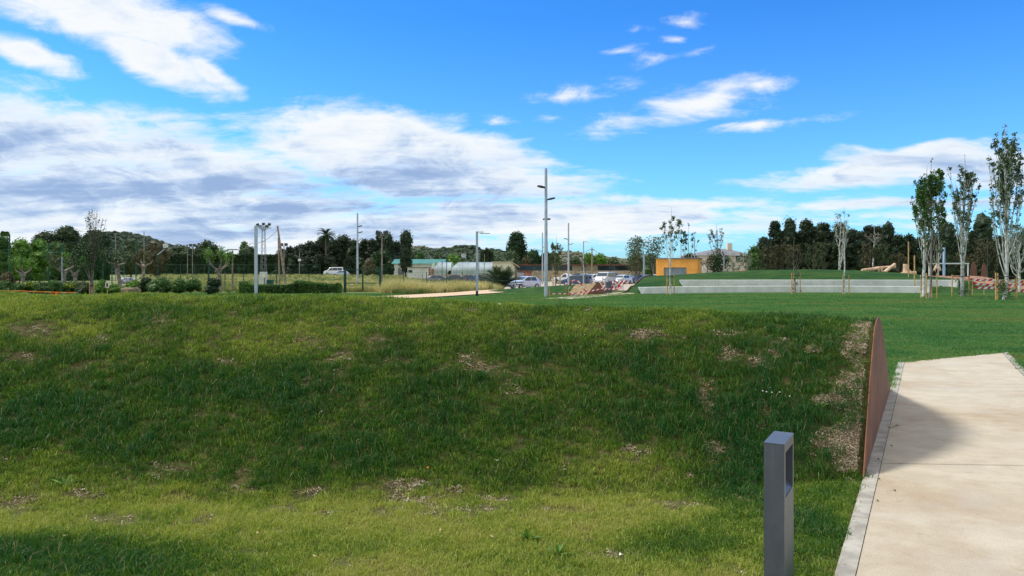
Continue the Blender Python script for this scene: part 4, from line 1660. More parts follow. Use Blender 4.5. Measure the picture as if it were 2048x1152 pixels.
    MB().box((L / 2 - .01, 0, zb0 + .13), (.05, W * .72, .17)).build('grille', M_black, t)
    MB().box((L / 2 + .02, 0, zb0 + .17), (.012, .5, .11)).build('number_plate', M_white, t)
    MB().box((-L / 2 - .005, 0, .62), (.012, .5, .11)).build('number_plate', M_white, t)
    return t


def paint(nm, c):
    m = mat('paint_' + nm, c, .28, .15, .02, 2, spec=.5)
    m.node_tree.nodes['Principled BSDF'].inputs['Coat Weight'].default_value = .6
    m.node_tree.nodes['Principled BSDF'].inputs['Coat Roughness'].default_value = .08
    return m


P_sil, P_whi, P_blk, P_blu, P_nav = paint('silver_blue', (.50, .56, .70)), paint('white', (.74, .76, .78)), paint('dark', (.02, .03, .05)), paint('blue', (.06, .17, .40)), paint('navy', (.03, .07, .14))
P_gry, P_vsil = paint('grey', (.16, .17, .18)), paint('van_silver', (.62, .62, .62))
# heading angle: 0 = nose towards +x; -90 deg = nose towards the camera
car('parked_car', 'silver blue hatchback parked nearest, at the end of the tan gravel path', 1049, 88, 3.95, 1.68, 1.48, radians(-142), P_sil, 'hatch')
car('parked_car', 'white pickup with open bed parked behind the young staked tree', 1134, 120, 5.0, 1.8, 1.65, radians(178), P_whi, 'pickup')
car('parked_car', 'dark navy estate car parked in front of the white pickup', 1153, 106, 4.3, 1.75, 1.50, radians(158), P_nav, 'van')
car('parked_car', 'small white hatchback just left of the silver van', 1185, 124, 4.1, 1.7, 1.55, radians(-150), P_whi, 'hatch')
car('parked_van', 'silver people carrier van parked facing the camera behind the rusty triangular plate', 1210, 112, 4.9, 1.9, 1.92, radians(-118), P_vsil, 'van', 'van')
car('parked_car', 'white saloon car parked right of the silver van', 1242, 118, 4.6, 1.8, 1.46, radians(-128), P_whi, 'sedan')
car('parked_car', 'blue car half hidden behind a thin tree right of the white saloon', 1267, 122, 4.2, 1.75, 1.48, radians(-140), P_blu, 'hatch')
car('parked_car', 'bright blue car beside the slim pale pole at the bank', 1296, 118, 4.2, 1.75, 1.47, radians(-120), P_blu, 'sedan')
car('parked_car', 'white car seen between the bright blue car and the orange building', 1307, 128, 4.3, 1.75, 1.47, radians(180), P_whi, 'hatch')
car('parked_car', 'white car in the back row behind the silver van', 1196, 136, 4.3, 1.75, 1.6, radians(180), P_whi, 'hatch')
car('parked_car', 'navy car in the back row right of the silver van roof', 1226, 138, 4.3, 1.75, 1.6, radians(180), P_nav, 'sedan')
car('parked_car', 'pale car in the back row above the dark navy estate', 1164, 135, 4.2, 1.75, 1.55, radians(175), P_sil, 'hatch')
car('parked_car', 'dark car in the back row at the gap behind the white pickup', 1152, 140, 4.2, 1.75, 1.6, radians(175), P_blk, 'sedan')
for i, (px, nm, pt) in enumerate(((905, 'dark car left of the pale path lamp beyond the weeds', P_blk), (880, 'grey car parked leftmost beyond the weeds', P_gry), (934, 'slate car parked just left of the pale path lamp base', P_nav), (965, 'dark car right of the pale path lamp beyond the weeds', P_blk), (1004, 'dark grey car behind the spiky palm', P_gry))):
    car('parked_car', nm, px, 118 + i, 4.3, 1.75, 1.45, radians([180, 0, 178, 5, 182][i]), pt, ['sedan', 'hatch'][i % 2])
car('parked_van', 'white panel van parked far off before the dark cypress trees', 668, 195, 5.2, 1.95, 2.1, radians(183), P_whi, 'van', 'van', z=.3, group='vehicles at the far side of the field')
car('parked_car', 'pale blue car beside the far white panel van', 681, 180, 4.2, 1.75, 1.4, radians(185), P_sil, 'hatch', z=.15, group='vehicles at the far side of the field')

# ------------------------------------------------------------------ buildings
M_beige = mat('beige_render', (0.62, 0.52, 0.38), .9, 0, .06, .6, coord='World')
M_cream = mat('cream_render', (0.72, 0.66, 0.52), .9, 0, .06, .6, coord='World')
M_offw = mat('white_render', (0.66, 0.66, 0.60), .9, 0, .08, .8, coord='World')
M_roofg = mat('teal_roof', (0.07, 0.24, 0.22), .6, .2, .1, .5)
M_roofr = mat('brown_roof', (0.17, 0.075, 0.055), .8, 0, .2, 2)
M_roofgrey = mat('grey_roof', (0.20, 0.20, 0.21), .8, 0, .1, 2)
M_orangew = mat('orange_render', (0.95, 0.43, 0.10), .85, 0, .05, 1.2, .1, 30, coord='World', col2=(0.85, 0.36, 0.07))
M_oshade = mat('orange_render_shade', (0.60, 0.30, 0.10), .85, 0, .05, 1.2)  # darker copy of the orange render with shade in its colour, unused
M_shut = mat('grey_shutter', (0.30, 0.33, 0.36), .6, .1, .1, 3, .3, 60)
M_stone = mat('stone_wall', (0.50, 0.38, 0.27), .95, 0, .3, 1.6, .6, 6, coord='World', col2=(0.33, 0.26, 0.19))


def block(mb, x0, x1, y0, y1, z0, z1, m=0):
    return mb.box(((x0 + x1) / 2, (y0 + y1) / 2, (z0 + z1) / 2), (x1 - x0, y1 - y0, z1 - z0), mat=m)


# orange substation
d = 84
w = 74 / FPX * d
t = thing('substation', 'small flat roofed orange building with a grey shutter behind the bank', 'building', (X(1312, d), d, -.5), radians(-22))
Ht = Z(518, d) + .5
wb = w / cos(radians(22)) * 1.02
body = MB()
ox0, ox1, oz1 = wb * .19, wb * .74, Ht * .72
block(body, 0, ox0, 0, .25, 0, Ht)
block(body, ox1, wb, 0, .25, 0, Ht)
block(body, ox0, ox1, 0, .25, oz1, Ht)
block(body, 0, wb, .25, 3.4, 0, Ht)
body.build('wall', M_orangew, t)
sh_ = MB()
for i in range(12):
    block(sh_, ox0 + .004, ox1 - .004, .12 + (i % 2) * .02, .246, oz1 * i / 12 + .003, oz1 * (i + 1) / 12 - .003)
sh_.build('shutter', M_shut, t)
MB().box((wb / 2, 1.7, Ht + .06), (wb + .16, 3.56, .11)).build('roof_slab', M_roofgrey, t)
MB().box((wb * .82, 1.2, Ht + .3), (.06, .06, .4)).build('vent_pipe', M_galv, t)

# house on the right
d = 128
x0, x1 = X(1400, d), X(1508, d)
t = thing('house', 'beige house with low grey roof and chimney behind the bushes right of the orange building', 'building', (x0, d, -.4), radians(8))
W_ = x1 - x0
z1, zr = Z(511, d) + .4, Z(496, d) + .4
hb = MB()
block(hb, 0, W_, 0, 9, 0, z1)
hb.build('wall', M_cream, t)
rf = MB()
rf.add([(-.5, -.5, z1 + .004), (W_ + .5, -.5, z1 + .004), (W_ + .5, 9.5, z1 + .004), (-.5, 9.5, z1 + .004), (W_ * .52, 4.5, zr), (W_ * .74, 4.5, zr)], [(0, 1, 5, 4), (2, 3, 4, 5)])
rf.add([(-.5, -.5, z1 + .004), (-.5, 9.5, z1 + .004), (W_ * .52, 4.5, zr), (W_ + .5, -.5, z1 + .004), (W_ + .5, 9.5, z1 + .004), (W_ * .74, 4.5, zr)], [(1, 0, 2), (3, 4, 5)])
rf_o = rf.build('roof', M_roofgrey, t)
MB().box((W_ * .76, 4.0, zr + .3), (.9, .7, 1.4)).build('chimney', M_cream, rf_o)
MB().tube([(W_ * .5, 4.5, zr), (W_ * .5, 4.5, zr + 1.6)], .03, 5).box((W_ * .5, 4.5, zr + 1.5), (1.2, .03, .03)).build('aerial', M_galv, rf_o)
for i, (fx, z_, ww, wh) in enumerate(((.12, 1.2, 1.0, 1.1), (.52, 4.0, 1.0, 1.2), (.74, 4.0, 1.0, 1.2), (.90, 4.0, .9, 1.2), (.35, 1.2, 1.0, 1.1), (.70, 1.2, 1.0, 1.1))):
    fr = MB().box((W_ * fx, -.01, z_), (ww, .08, wh)).build('window', M_offw, t)
    MB().box((W_ * fx, -.055, z_), (ww * .8, .02, wh * .84)).build('pane', M_glass, fr)
t = thing('outbuilding', 'low white outbuilding wall between the orange building and the beige house', 'building', (X(1386, 124), 124, -.4))
ow = X(1412, 124) - X(1386, 124)
block(MB(), 0, ow, 0, 3, 0, Z(526, 124) + .4).build('wall', M_offw, t)
MB().box((ow * .2, -.02, .95), (.9, .06, 1.9)).build('door', M_oldwood, t)
t = thing('red_shelter', 'small red awning over a blue box beside the dark pines', 'shelter', (X(1499, 92), 92, -.3))
MB().box((0, 0, 1.55), (2.2, 1.6, .5), tilt=(.2, 0, 0)).build('awning', mat('faded_red', (.50, .10, .06), .7), t)
for sx in (-1, 1):
    for sy in (-.7, .7):
        MB().box((sx, sy, .7), (.07, .07, 1.4)).build('leg', M_galv, t)
MB().box((.5, -.3, .6), (1.0, .7, 1.2)).build('blue_box', P_blu, t)

# long low building across the car park
d = 158
t = thing('long_building', 'long low building with brown eave and dark glazing behind the parked cars', 'building', (X(1030, d), d, -.5))
Lb = X(1318, d) - X(1030, d)
zt_ = Z(531, d) + .5
zf = Z(541.5, d) + .5
b = MB()
block(b, 0, Lb, .6, 8, zf, zt_ - .02)
b.build('wall', M_cream, t)
MB().box((Lb / 2, 3.6, zt_ + .12), (Lb + 1.2, 9.6, .26)).build('roof', M_roofr, t)
MB().box((Lb / 2, .2, zf / 2), (Lb + 2, 1.4, zf)).build('stone_base', M_stone, t)
segs = [(.01, .26), (.27, .40), (.535, .54), (.575, .81), (.86, .99)]
for a, b_ in segs:
    if b_ - a < .02:
        continue
    xa, xb = a * Lb, b_ * Lb
    k = max(1, int((xb - xa) / 2.6))
    for i in range(k):
        q0, q1 = xa + (xb - xa) * i / k + .05, xa + (xb - xa) * (i + 1) / k - .05
        MB().box(((q0 + q1) / 2, .56, (zf + zt_) / 2), (q1 - q0, .06, (zt_ - zf) * .88)).build('window', M_glass, t)
MB().box((Lb * .5, .5, zf + .55 * (zt_ - zf)), (Lb * .13, .2, (zt_ - zf) * .86)).build('wall_panel', M_beige, t)

# cream gabled shed joined at its left
d = 150
t = thing('farm_shed', 'cream gabled shed standing behind the spiky palm', 'building', (X(985, d), d, -.2))
Wd = X(1040, d) - X(985, d)
zt_ = Z(525, d) + .2
MB().prism([(0, 0), (Wd * .8, 0), (Wd * .8, zt_ * .8), (Wd * .68, zt_), (0, zt_)], 0, 8).build('wall', M_cream, t)
MB().prism([(-.2, zt_ + .01), (Wd * .69, zt_ + .01), (Wd * .98, zt_ * .70), (Wd * .98, zt_ * .70 + .15), (Wd * .70, zt_ + .18), (-.2, zt_ + .18)], -.3, 8.3).build('roof', M_beige, t)
# brick lean-to in front
t = thing('garden_hut', 'small hut with pale metal door and red brick corner behind the silver hatchback', 'hut', (X(1038, 118), 118, -.45))
MB().box((1.0, 1, .95), (2.0, 2, 1.9)).build('wall', mat('brickish', (.36, .16, .10), .9, 0, .3, 3), t)
MB().box((.25, -.03, .9), (1.1, .06, 1.7)).build('door', M_shut, t)
MB().box((1.0, 1, 1.98), (2.5, 2.5, .12)).build('roof', M_roofr, t)

# teal roofed shed, small white shed, greenhouses
d = 185
t = thing('long_shed', 'long off white shed with teal roof edge behind the lone cypress', 'building', (X(788, d), d, -.2))
Wd = X(884, d) - X(788, d)
zt_ = Z(527.5, d) + .2
MB().box((Wd / 2, 5, zt_ / 2), (Wd, 10, zt_)).build('wall', M_offw, t)
MB().prism([(-.5, zt_ + .01), (10.5, zt_ + .01), (5, Z(522.5, d) + .2 + .6)], -.6, Wd + .6, axis='x').build('roof', M_roofg, t)
for i in range(3):
    MB().box((Wd * (.14 + .3 * i), -.03, 1.1), (1.4, .08, 2.2)).build('door', M_roofgrey, t)
d = 150
t = thing('small_shed', 'small grey white panel shed with a dark window right of the lone cypress', 'shed', (X(815, d), d, -.1))
Wd = X(858, d) - X(815, d)
zt_ = Z(535.5, d) + .1
b = MB()
for i in range(8):
    block(b, Wd * i / 8 + .01, Wd * (i + 1) / 8 - .01, .02 * (i % 2), 3, 0, zt_)
b.build('wall', M_offw, t)
MB().box((Wd / 2, 1.5, zt_ + .08), (Wd + .4, 3.4, .14)).build('roof', M_oldwood, t)
MB().box((Wd * .13, -.03, zt_ * .68), (.8, .06, .5)).build('window', M_glass, t)
MB().box((Wd * 1.08, 1, zt_ * .45), (.9, 2, zt_ * .9)).build('lean_to', mat('brickish', (.36, .16, .10)), t)

M_poly = mat('greenhouse_film', (0.52, 0.60, 0.68), .35, 0, .12, .4, coord='World', transl=.35)
for i, (pa, pb, nm) in enumerate(((864, 902, 'left of two arched plastic greenhouses behind the weeds'), (902, 988, 'right and longer of two arched plastic greenhouses behind the weeds'))):
    d = 168
    xa, xb = X(pa, d), X(pb, d)
    Wd = xb - xa
    t = thing('greenhouse', nm, 'greenhouse', (xa, d, -.35), 0, 'greenhouses')
    Hh = Z(524, d) + .35
    hw = 4.2
    # gable end faces left front; tunnel runs to the right
    prof = [(-hw, 0), (-hw, Hh * .5)] + [(-hw * cos(a), Hh * .5 + Hh * .5 * sin(a)) for a in np.linspace(.2, pi - .2, 11)] + [(hw, Hh * .5), (hw, 0)]
    prof = np.array(prof)
    n = len(prof)
    P = np.array([[(q + (0 if q > 0 else 1.6 * (1 - r[1] / Hh) * -1 + 1.6 * (r[1] / Hh) ** 2), r[0] + hw, r[1]) for r in prof] for q in np.linspace(0, Wd, 8)])
    MB().grid(P, 0, True).build('film_cover', M_poly, t)
    for q in np.linspace(0, Wd, 5 if i == 0 else 9):
        MB().tube([(q, r[0] + hw + (-.03 if r[0] < 0 else .03), r[1] + .02) for r in prof], .045, 5).build('hoop', M_galv, t)
    MB().tube([(0, -.04, Hh * .5), (Wd, -.04, Hh * .5)], .05, 5).build('rail', M_galv, t)
    e_ = MB()
    e_.add(np.c_[np.full(n, .02), prof[:, 0] + hw, prof[:, 1]], [tuple(range(n))])
    e_.build('end_film', M_poly, t)

t = thing('stone_garden_wall', 'low stone garden wall along the foot of the greenhouses', 'wall', (X(862, 160), 160, -.4))
Wd = X(1008, 160) - X(862, 160)
MB().box((Wd / 2, 0, .6), (Wd, .4, 1.2)).build('wall', M_stone, t)

# white villa on the wooded ridge
t = thing('villa', 'tiny white villa peeping out of the pine ridge', 'building', (X(920, 330), 330, 7.0))
MB().box((1.5, 2, .6), (2.0, 4, 3.2)).build('wall', M_offw, t)
MB().prism([(.3, 2.21), (2.7, 2.21), (1.5, 2.9)], -.3, 4.3).build('roof', M_roofr, t)

# ------------------------------------------------------------------ hills
M_hill = mat('hill_woodland', (0.030, 0.050, 0.032), 1.0, 0, .3, .05, .5, .4, coord='World', col2=(0.060, 0.080, 0.055))
M_hill2 = mat('hill_scrub', (0.09, 0.115, 0.065), 1.0, 0, .3, .012, coord='World', col2=(0.19, 0.185, 0.13))


def hill(name, pts, d, depth, m, seed):
    pts = np.array(pts, float)
    n = 260
    px = np.linspace(pts[0, 0], pts[-1, 0], n)
    py = np.interp(px, pts[:, 0], pts[:, 1])
    zt = np.array([Z(q, d) for q in py])
    xs = X(px, d)
    k = 16
    P = np.zeros((n, 2 * k + 1, 3))
    for j in range(2 * k + 1):
        f = (j - k) / k
        prof = np.cos(f * pi / 2) ** 1.2 if abs(f) < 1 else 0
        y = d + f * depth
        bump = (fbm(xs * .09, np.full(n, y * .09), seed) - .5) * d * .008 * (1 if j else 0) + (fbm(xs * .35, np.full(n, y * .35), seed + 3) - .5) * d * .005
        P[:, j] = np.c_[xs, np.full(n, y), np.maximum(zt * prof + bump * (prof > 0), -2)]
    mb = MB().grid(P, 0, False)
    r = np.random.RandomState(seed)
    for _ in range(2000):
        i, j = r.randint(n), r.randint(1, k + 2)
        q = P[i, j]
        rad = d * .0018 * r.uniform(.6, 1.3)
        if q[2] > 4:
            mb.add(ICO_V * (1 + .2 * r.normal(size=(42, 1))) * [rad * 1.3, rad * 1.3, rad * .8] + q + [0, 0, rad * .5], ICO_F)
    return tag(mb.build(name, m), kind='structure')


hill('hill_far_left', [(120, 525), (180, 488), (215, 472), (240, 468), (262, 469), (285, 475), (310, 483), (345, 492), (380, 506), (430, 535)], 620, 120, M_hill, 1)
hill('hill_far_middle', [(540, 525), (585, 505), (620, 496), (660, 489), (700, 488), (740, 492), (800, 492), (840, 496), (870, 504), (930, 532)], 800, 150, M_hill2, 2)
hill('hill_far_right', [(1040, 530), (1090, 512), (1120, 506), (1150, 509), (1190, 517), (1230, 521), (1290, 523), (1400, 527), (1460, 536)], 700, 140, M_hill2, 3)

# pine covered ridge that reads as one wood
rng = np.random.RandomState(5)
mb = MB()
for i in range(150):
    dd_ = rng.uniform(300, 400)
    px = rng.uniform(808, 1048)
    top = np.interp(px, [808, 850, 880, 925, 960, 1000, 1048], [497, 493, 490, 488, 490, 494, 499]) + (400 - dd_) * .33 + rng.uniform(-1, 3)
    x, zt_ = X(px, dd_), Z(top, dd_)
    r = rng.uniform(5, 8)
    nb = 9
    a = rng.rand(nb) * 2 * pi
    rr_ = r * .62 * np.sqrt(rng.rand(nb))
    C = np.c_[x + np.cos(a) * rr_, dd_ + np.sin(a) * rr_, zt_ - 1.6 - rng.rand(nb) * 1.5]
    R3 = np.tile([r * .42, r * .42, 1.7], (nb, 1))
    mb.quads(leaves(rng, C, R3, 420, .75, .5))
    for q in C:
        mb.add(ICO_V * (1 + .2 * rng.normal(size=(42, 1))) * [r * .36, r * .36, 1.5] + q, ICO_F)
    mb.tube([(x, dd_, -1), (x, dd_, zt_ - 2)], .5, 5)
    for q in range(3):
        mb.add(ICO_V * (1 + .2 * rng.normal(size=(42, 1))) * [r * .5, r * .5, zt_ * .4] + np.array([x + rng.normal() * 3, dd_ + rng.normal() * 3, zt_ * .36]), ICO_F)
tag(mb.build('pine_wood', M_pine), 'far dark ridge of umbrella pines closing the view behind the greenhouses', 'woodland', kind='stuff')

# ------------------------------------------------------------------ trees and shrubs, from left to right
tree('tree', 'dark tree crown cut by the left edge of the picture', 'tree', 2, 472, 78, 40, 'round', M_mid, M_bark, .2, seed=1)
tree('tree', 'bright green leafy tree at far left behind the slanting fence pole', 'tree', 40, 472, 80, 62, 'round', M_green, M_bark, .10, seed=2, blob=.22)
tree('tree', 'bright green leafy tree second from the left, right of the brightest one', 'tree', 78, 480, 82, 50, 'round', M_green, M_bark, .10, seed=3, blob=.22)
tree('tree', 'mid green leafy tree behind the tall green court posts', 'tree', 112, 480, 92, 46, 'round', M_mid, M_bark, .1, seed=4)
tree('umbrella_pine', 'dark umbrella pine with the lower left crown behind the green leafy trees', 'pine', 92, 459, 130, 60, 'umbrella', M_pine, M_bark, .45, seed=5, flat=.4)
tree('umbrella_pine', 'highest dark umbrella pine of the left cluster', 'pine', 133, 451, 134, 62, 'umbrella', M_pine, M_bark, .4, seed=6, flat=.4)
tree('umbrella_pine', 'dark rounded pine just left of the far hill', 'pine', 192, 455, 125, 66, 'umbrella', M_pine, M_bark, .3, seed=7, flat=.4)
tree('tree', 'dull olive tree below the far hill', 'tree', 262, 478, 120, 60, 'round', M_olive, M_bark, .1, seed=8)
tree('tree', 'brownish tree between the far hill and the round pines', 'tree', 312, 482, 130, 56, 'round', M_brown, M_bark, .1, seed=9)
tree('umbrella_pine', 'broad round topped pine, left of the two behind the long hedge', 'pine', 362, 483, 250, 84, 'umbrella', M_pine, M_bark, .12, seed=10, flat=.3)
tree('umbrella_pine', 'broad round topped pine, right and higher of the two behind the long hedge', 'pine', 414, 479, 245, 70, 'umbrella', M_pine, M_bark, .12, seed=11, flat=.3)
tree('tree', 'small feathery green tree showing over the hedge left of the lattice mast', 'tree', 488, 483, 240, 24, 'round', M_mid, M_bark, .1, seed=12)
tree('tree', 'silvery olive tree over the hedge behind the short path lamp', 'tree', 498, 492, 236, 40, 'round', M_grey, M_bark, .05, seed=13)
tree('palm_far', 'tiny fan palm at the far left edge, left of two', 'palm', 6, 462, 160, 9, 'umbrella', M_mid, M_bark, .88, seed=14, group='far palms')
tree('palm_far', 'tiny fan palm at the far left edge, right of two', 'palm', 14, 463, 160, 10, 'umbrella', M_mid, M_bark, .88, seed=15, group='far palms')


def hedge(name, label, px0, px1, top, d, depth, m, seed, nleaf, leaf, cat='hedge', wob=.08, z0=None, jag=0.0):
    rng = np.random.RandomState(seed)
    xa, xb = X(px0, d), X(px1, d)
    xm = (xa + xb) / 2
    zb = float(gh(xm, d)) if z0 is None else z0
    H = Z(top, d) - zb
    L_ = xb - xa
    nx, nz = int(L_ / .5) + 2, 8
    q = np.linspace(-L_ / 2, L_ / 2, nx)
    hh_ = H * (1 + wob * (fbm(q * .25, q * 0 + seed, seed, 3) - .5) * 2 + jag * (vnoise(q * .9, q * 0, seed) - .5))
    prof = [(-.5, 0), (-.52, .3), (-.5, .65), (-.42, .9), (-.2, 1), (.2, 1), (.42, .9), (.5, .6), (.5, 0)]
    P = np.array([[(x_ + rng.normal() * .06, p[0] * depth + (rng.normal() * .10), p[1] * h_q * .95) for p in prof] for x_, h_q in zip(q, hh_)])
    mb = MB().grid(P, 0, False)
    n = nleaf
    xq = rng.uniform(-L_ / 2, L_ / 2, n)
    hq = np.interp(xq, q, hh_)
    s = rng.rand(n)
    top_ = s > .72
    y_ = np.where(top_, rng.uniform(-.45, .45, n) * depth, -.5 * depth + rng.normal(0, .08, n))
    z_ = np.where(top_, hq * (.97 + .06 * rng.rand(n)), hq * rng.rand(n))
    C = np.c_[xq, y_, z_]
    dd = rng.normal(size=(n, 3)) * .6 + np.where(top_, 1, 0)[:, None] * [0, 0, .8] + np.where(top_, 0, 1)[:, None] * [0, -.8, 0]
    dd /= np.linalg.norm(dd, axis=1)[:, None]
    a = np.cross(dd, rng.normal(size=(n, 3)))
    a /= np.linalg.norm(a, axis=1)[:, None]
    b = np.cross(dd, a)
    sz = leaf * (.6 + .8 * rng.rand(n))[:, None]
    mb.quads(np.stack([C - a * sz * .5, C + b * sz * .36, C + a * sz * .5, C - b * sz * .36], 1))
    o = mb.build(name, m, loc=(xm, d, zb))
    return tag(o, label, cat)


hedge('tall_hedge', 'long tall dark clipped hedge across the far side of the field', 196, 640, 511, 222, 4, M_hedge, 3, 16000, .65, wob=.05)
hedge('low_hedge', 'low dark shaggy hedge strip behind the crest around the short path lamp', 485, 592, 568, 54, 1.2, M_mid, 4, 5500, .13, wob=.25, jag=.5)
hedge('low_hedge', 'low dark hedge strip ending left of the green metal gate', 594, 678, 565, 55, 1.3, M_mid, 5, 5200, .13, wob=.25, jag=.5)

# pollarded planes
def pollard(label, px, top, d, lean, lm, seed, knob=.5, arms=5, wpx=36):
    rng = np.random.RandomState(seed)
    x = X(px, d)
    zb = float(gh(x, d))
    H = Z(top, d) - zb
    t = thing('pollarded_tree', label, 'tree', (x, d, zb), 0, 'pollarded plane trees')
    tb = MB()
    r0 = .17
    hk = H * knob
    tb.tube([(0, 0, -.1), (lean * hk * .5 + .03, 0, hk * .5), (lean * hk, 0, hk)], [r0, r0 * .8, r0 * .85], 9)
    tb.add(ICO_V * [.24, .22, .2] * (1 + .15 * rng.normal(size=(42, 1))) + [lean * hk, 0, hk], ICO_F)
    tips = []
    R = wpx / FPX * d / 2
    br = MB()
    for i in range(arms):
        a = i * 2 * pi / arms + rng.uniform(-.4, .4)
        e_ = np.array([lean * hk + cos(a) * R, sin(a) * R, H * rng.uniform(.78, .98)])
        m_ = np.array([lean * hk + cos(a) * R * .75, sin(a) * R * .75, hk + (e_[2] - hk) * .35])
        br.tube([(lean * hk, 0, hk), m_, e_], [.09, .06, .05], 6)
        br.add(ICO_V * .12 * (1 + .2 * rng.normal(size=(42, 1))) + e_, ICO_F)
        tips += [e_, e_, m_ * .4 + e_ * .6]
    tb.build('trunk', M_barkg, t)
    br.build('branches', M_barkg, t)
    tips = np.array(tips)
    MB().quads(leaves(rng, tips, np.full(len(tips), .40), 1100, .13, shell=.15)).build('leaves', lm, t)
    return t


pollard('pollarded tree with pale trunk and green tufts at far left before the bright trees', 46, 515, 60, 0, M_green, 1, .48, 5, 36)
pollard('pollarded tree with grey trunk right of the thin slanting light pole at left', 128, 506, 58, 0, M_olive, 2, .5, 6, 46)
pollard('pollarded tree with short leaning trunk near the small dark leafy tree', 153, 512, 62, -.12, M_green, 3, .45, 4, 30)
pollard('pollarded tree with dark leaning trunk and knobbly head beside the brown boulder', 242, 500, 56, -.16, M_olive, 4, .62, 6, 46)
pollard('pollarded tree with bare pale stubs and one long left arm', 286, 505, 70, .02, M_brown, 5, .6, 3, 38)
pollard('pollarded tree alone in the meadow with a Y shaped leafy head', 441, 500, 58, -.08, M_green, 6, .50, 5, 42)
tree('low_bush', 'russet green bush at the far left edge between the pollards', 'bush', 14, 545, 62, 34, 'bush', M_brown, None, 0, seed=71)

# rounded bushes in a row
BU = [(12, 566, 36, M_mid, 0, 'round green bush with yellow top at the far left end of the row'), (34, 568, 30, M_mid, 0, 'dark green bush, second from the left end of the row'),
      (60, 565, 40, M_mid, 1, 'wide green bush with bright yellow top left of the orange markers'), (86, 567, 34, M_mid, 0, 'dark green bush just behind the small orange marker'),
      (108, 564, 36, M_mid, 0, 'tallest dark green bush behind the larger orange block'), (143, 566, 34, M_mid, 1, 'yellow topped bush right of the orange block'),
      (166, 566, 28, M_olive, 0, 'loose olive bush left of the thin dark tree trunk'), (202, 564, 28, M_green, 0, 'leafy green bush right of the thin dark tree trunk'),
      (229, 571, 28, M_green, 0, 'small clipped light green bush right of the little white sign'), (322, 559, 42, M_mid, 0, 'largest round clipped bush left of centre of the row'),
      (359, 562, 28, M_mid, 0, 'round clipped bush between two wider ones near the meadow'), (387, 561, 34, M_mid, 0, 'round clipped bush with a light olive left side'),
      (427, 560, 30, M_hedge, 0, 'round dark clipped bush leaning against the lone meadow pollard'), (292, 558, 24, M_hedge, 0, 'very dark upright bush right of the brown boulder'), (270, 562, 30, M_green, 0, 'bright leafy bush behind the brown boulder')]
for i, (px, top, w_, m_, yl, nm) in enumerate(BU):
    t = tree('round_bush', nm, 'bush', px, top - 3, 51 + (i % 3), w_ * 1.28, 'bush', m_, None, 0, 1.3, seed=200 + i, leaf=.10, blob=.26, group='bushes in a row behind the mound')
    if yl:
        d_ = 51 + (i % 3)
        r_ = w_ / FPX * d_ / 2
        rng = np.random.RandomState(i)
        H_ = Z(top, d_)
        MB().quads(leaves(rng, [(0, 0, H_ * .72)], [(r_ * .95, r_ * .95, H_ * .32)], 700, .09, shell=.9)).build('yellow_top', M_yel, t)

# thin dark young tree, tall twigs
t = tree('young_tree', 'thin dark young tree with a twiggy top rising behind the crest at left', 'tree', 184, 462, 44, 82, 'round', M_dark, M_barkg, .22, .30, seed=300, core=False, leaf=.10, blob=.34)
rng = np.random.RandomState(301)
tb, lf = MB(), []
for i in range(22):
    a = rng.uniform(0, 2 * pi)
    r_ = rng.uniform(.1, 1.35)
    e_ = np.array([cos(a) * r_, sin(a) * r_ * .7, Z(408, 44) - r_ * .75 - rng.rand() * .5])
    m_ = e_ * [.45, .45, .62]
    tb.tube([(0, 0, 1.4), m_, e_], [.02, .012, .005], 4, cap=False)
    for k in range(9):
        f = .35 + .65 * rng.rand()
        lf.append(m_ + (e_ - m_) * f + rng.normal(size=3) * .03)
tb.tube([(0, 0, 0), (.02, 0, 2.2), (0, 0, 4.2)], [.05, .035, .01], 6)
tb.build('twigs', M_twig, t)
MB().quads(leaves(rng, lf, np.full(len(lf), .05), 420, .075, shell=.1)).build('top_leaves', M_dark, t)
stake_frame('low wooden stakes round the thin dark young tree at left', 184, 44, 8, .9, 2, 5)

# dark cypress belt in the middle
CY = [(580, 492, 26, 'round'), (600, 488, 30, 'round'), (622, 484, 34, 'round'), (646, 474, 36, 'round'), (668, 478, 30, 'round'), (686, 470, 34, 'round'), (708, 479, 30, 'round'), (728, 478, 28, 'round'), (746, 476, 26, 'round'),
      (762, 466, 24, 'cypress'), (776, 470, 26, 'cypress'), (792, 483, 26, 'round')]
for i, (px, top, w_, k_) in enumerate(CY):
    pos = ['leftmost', 'second', 'third', 'fourth', 'fifth', 'sixth', 'seventh', 'eighth', 'ninth', 'tenth', 'eleventh', 'rightmost'][i]
    tree('dark_conifer', '%s of the dark conifers in the belt left of the lone cypress' % pos, 'conifer', px, top, 205 + (i * 7) % 13, w_ * 1.3, k_, M_cyp, M_bark, .04, 1.2, seed=400 + i, group='dark conifer belt', blob=.26)
for i, px in enumerate((590, 614, 636, 660, 698, 720, 750, 784)):
    tree('dark_shrub', '%s tall dark shrub filling the foot of the conifer belt' % ['first', 'second', 'third', 'fourth', 'fifth', 'sixth', 'seventh', 'eighth'][i], 'shrub', px, 508 + (i * 5) % 9, 200, 34, 'bush', M_cyp, None, 0, 1.0, seed=430 + i, group='dark conifer belt')
tree('lone_cypress', 'lone dark cypress on a bare trunk at the right end of the conifer belt', 'cypress', 812, 464, 176, 20, 'cypress', M_cyp, M_bark, .16, 1.6, seed=450, blob=.5)
tree('olive_tree', 'broad olive green tree in front of the dark conifers left of the floodlight post', 'tree', 762, 500, 165, 56, 'bush', M_dark, M_bark, .05, seed=451, blob=.24)
tree('olive_tree', 'low brown green shrub left of the broad olive tree', 'tree', 738, 518, 160, 30, 'bush', M_brown, M_bark, .02, seed=452)


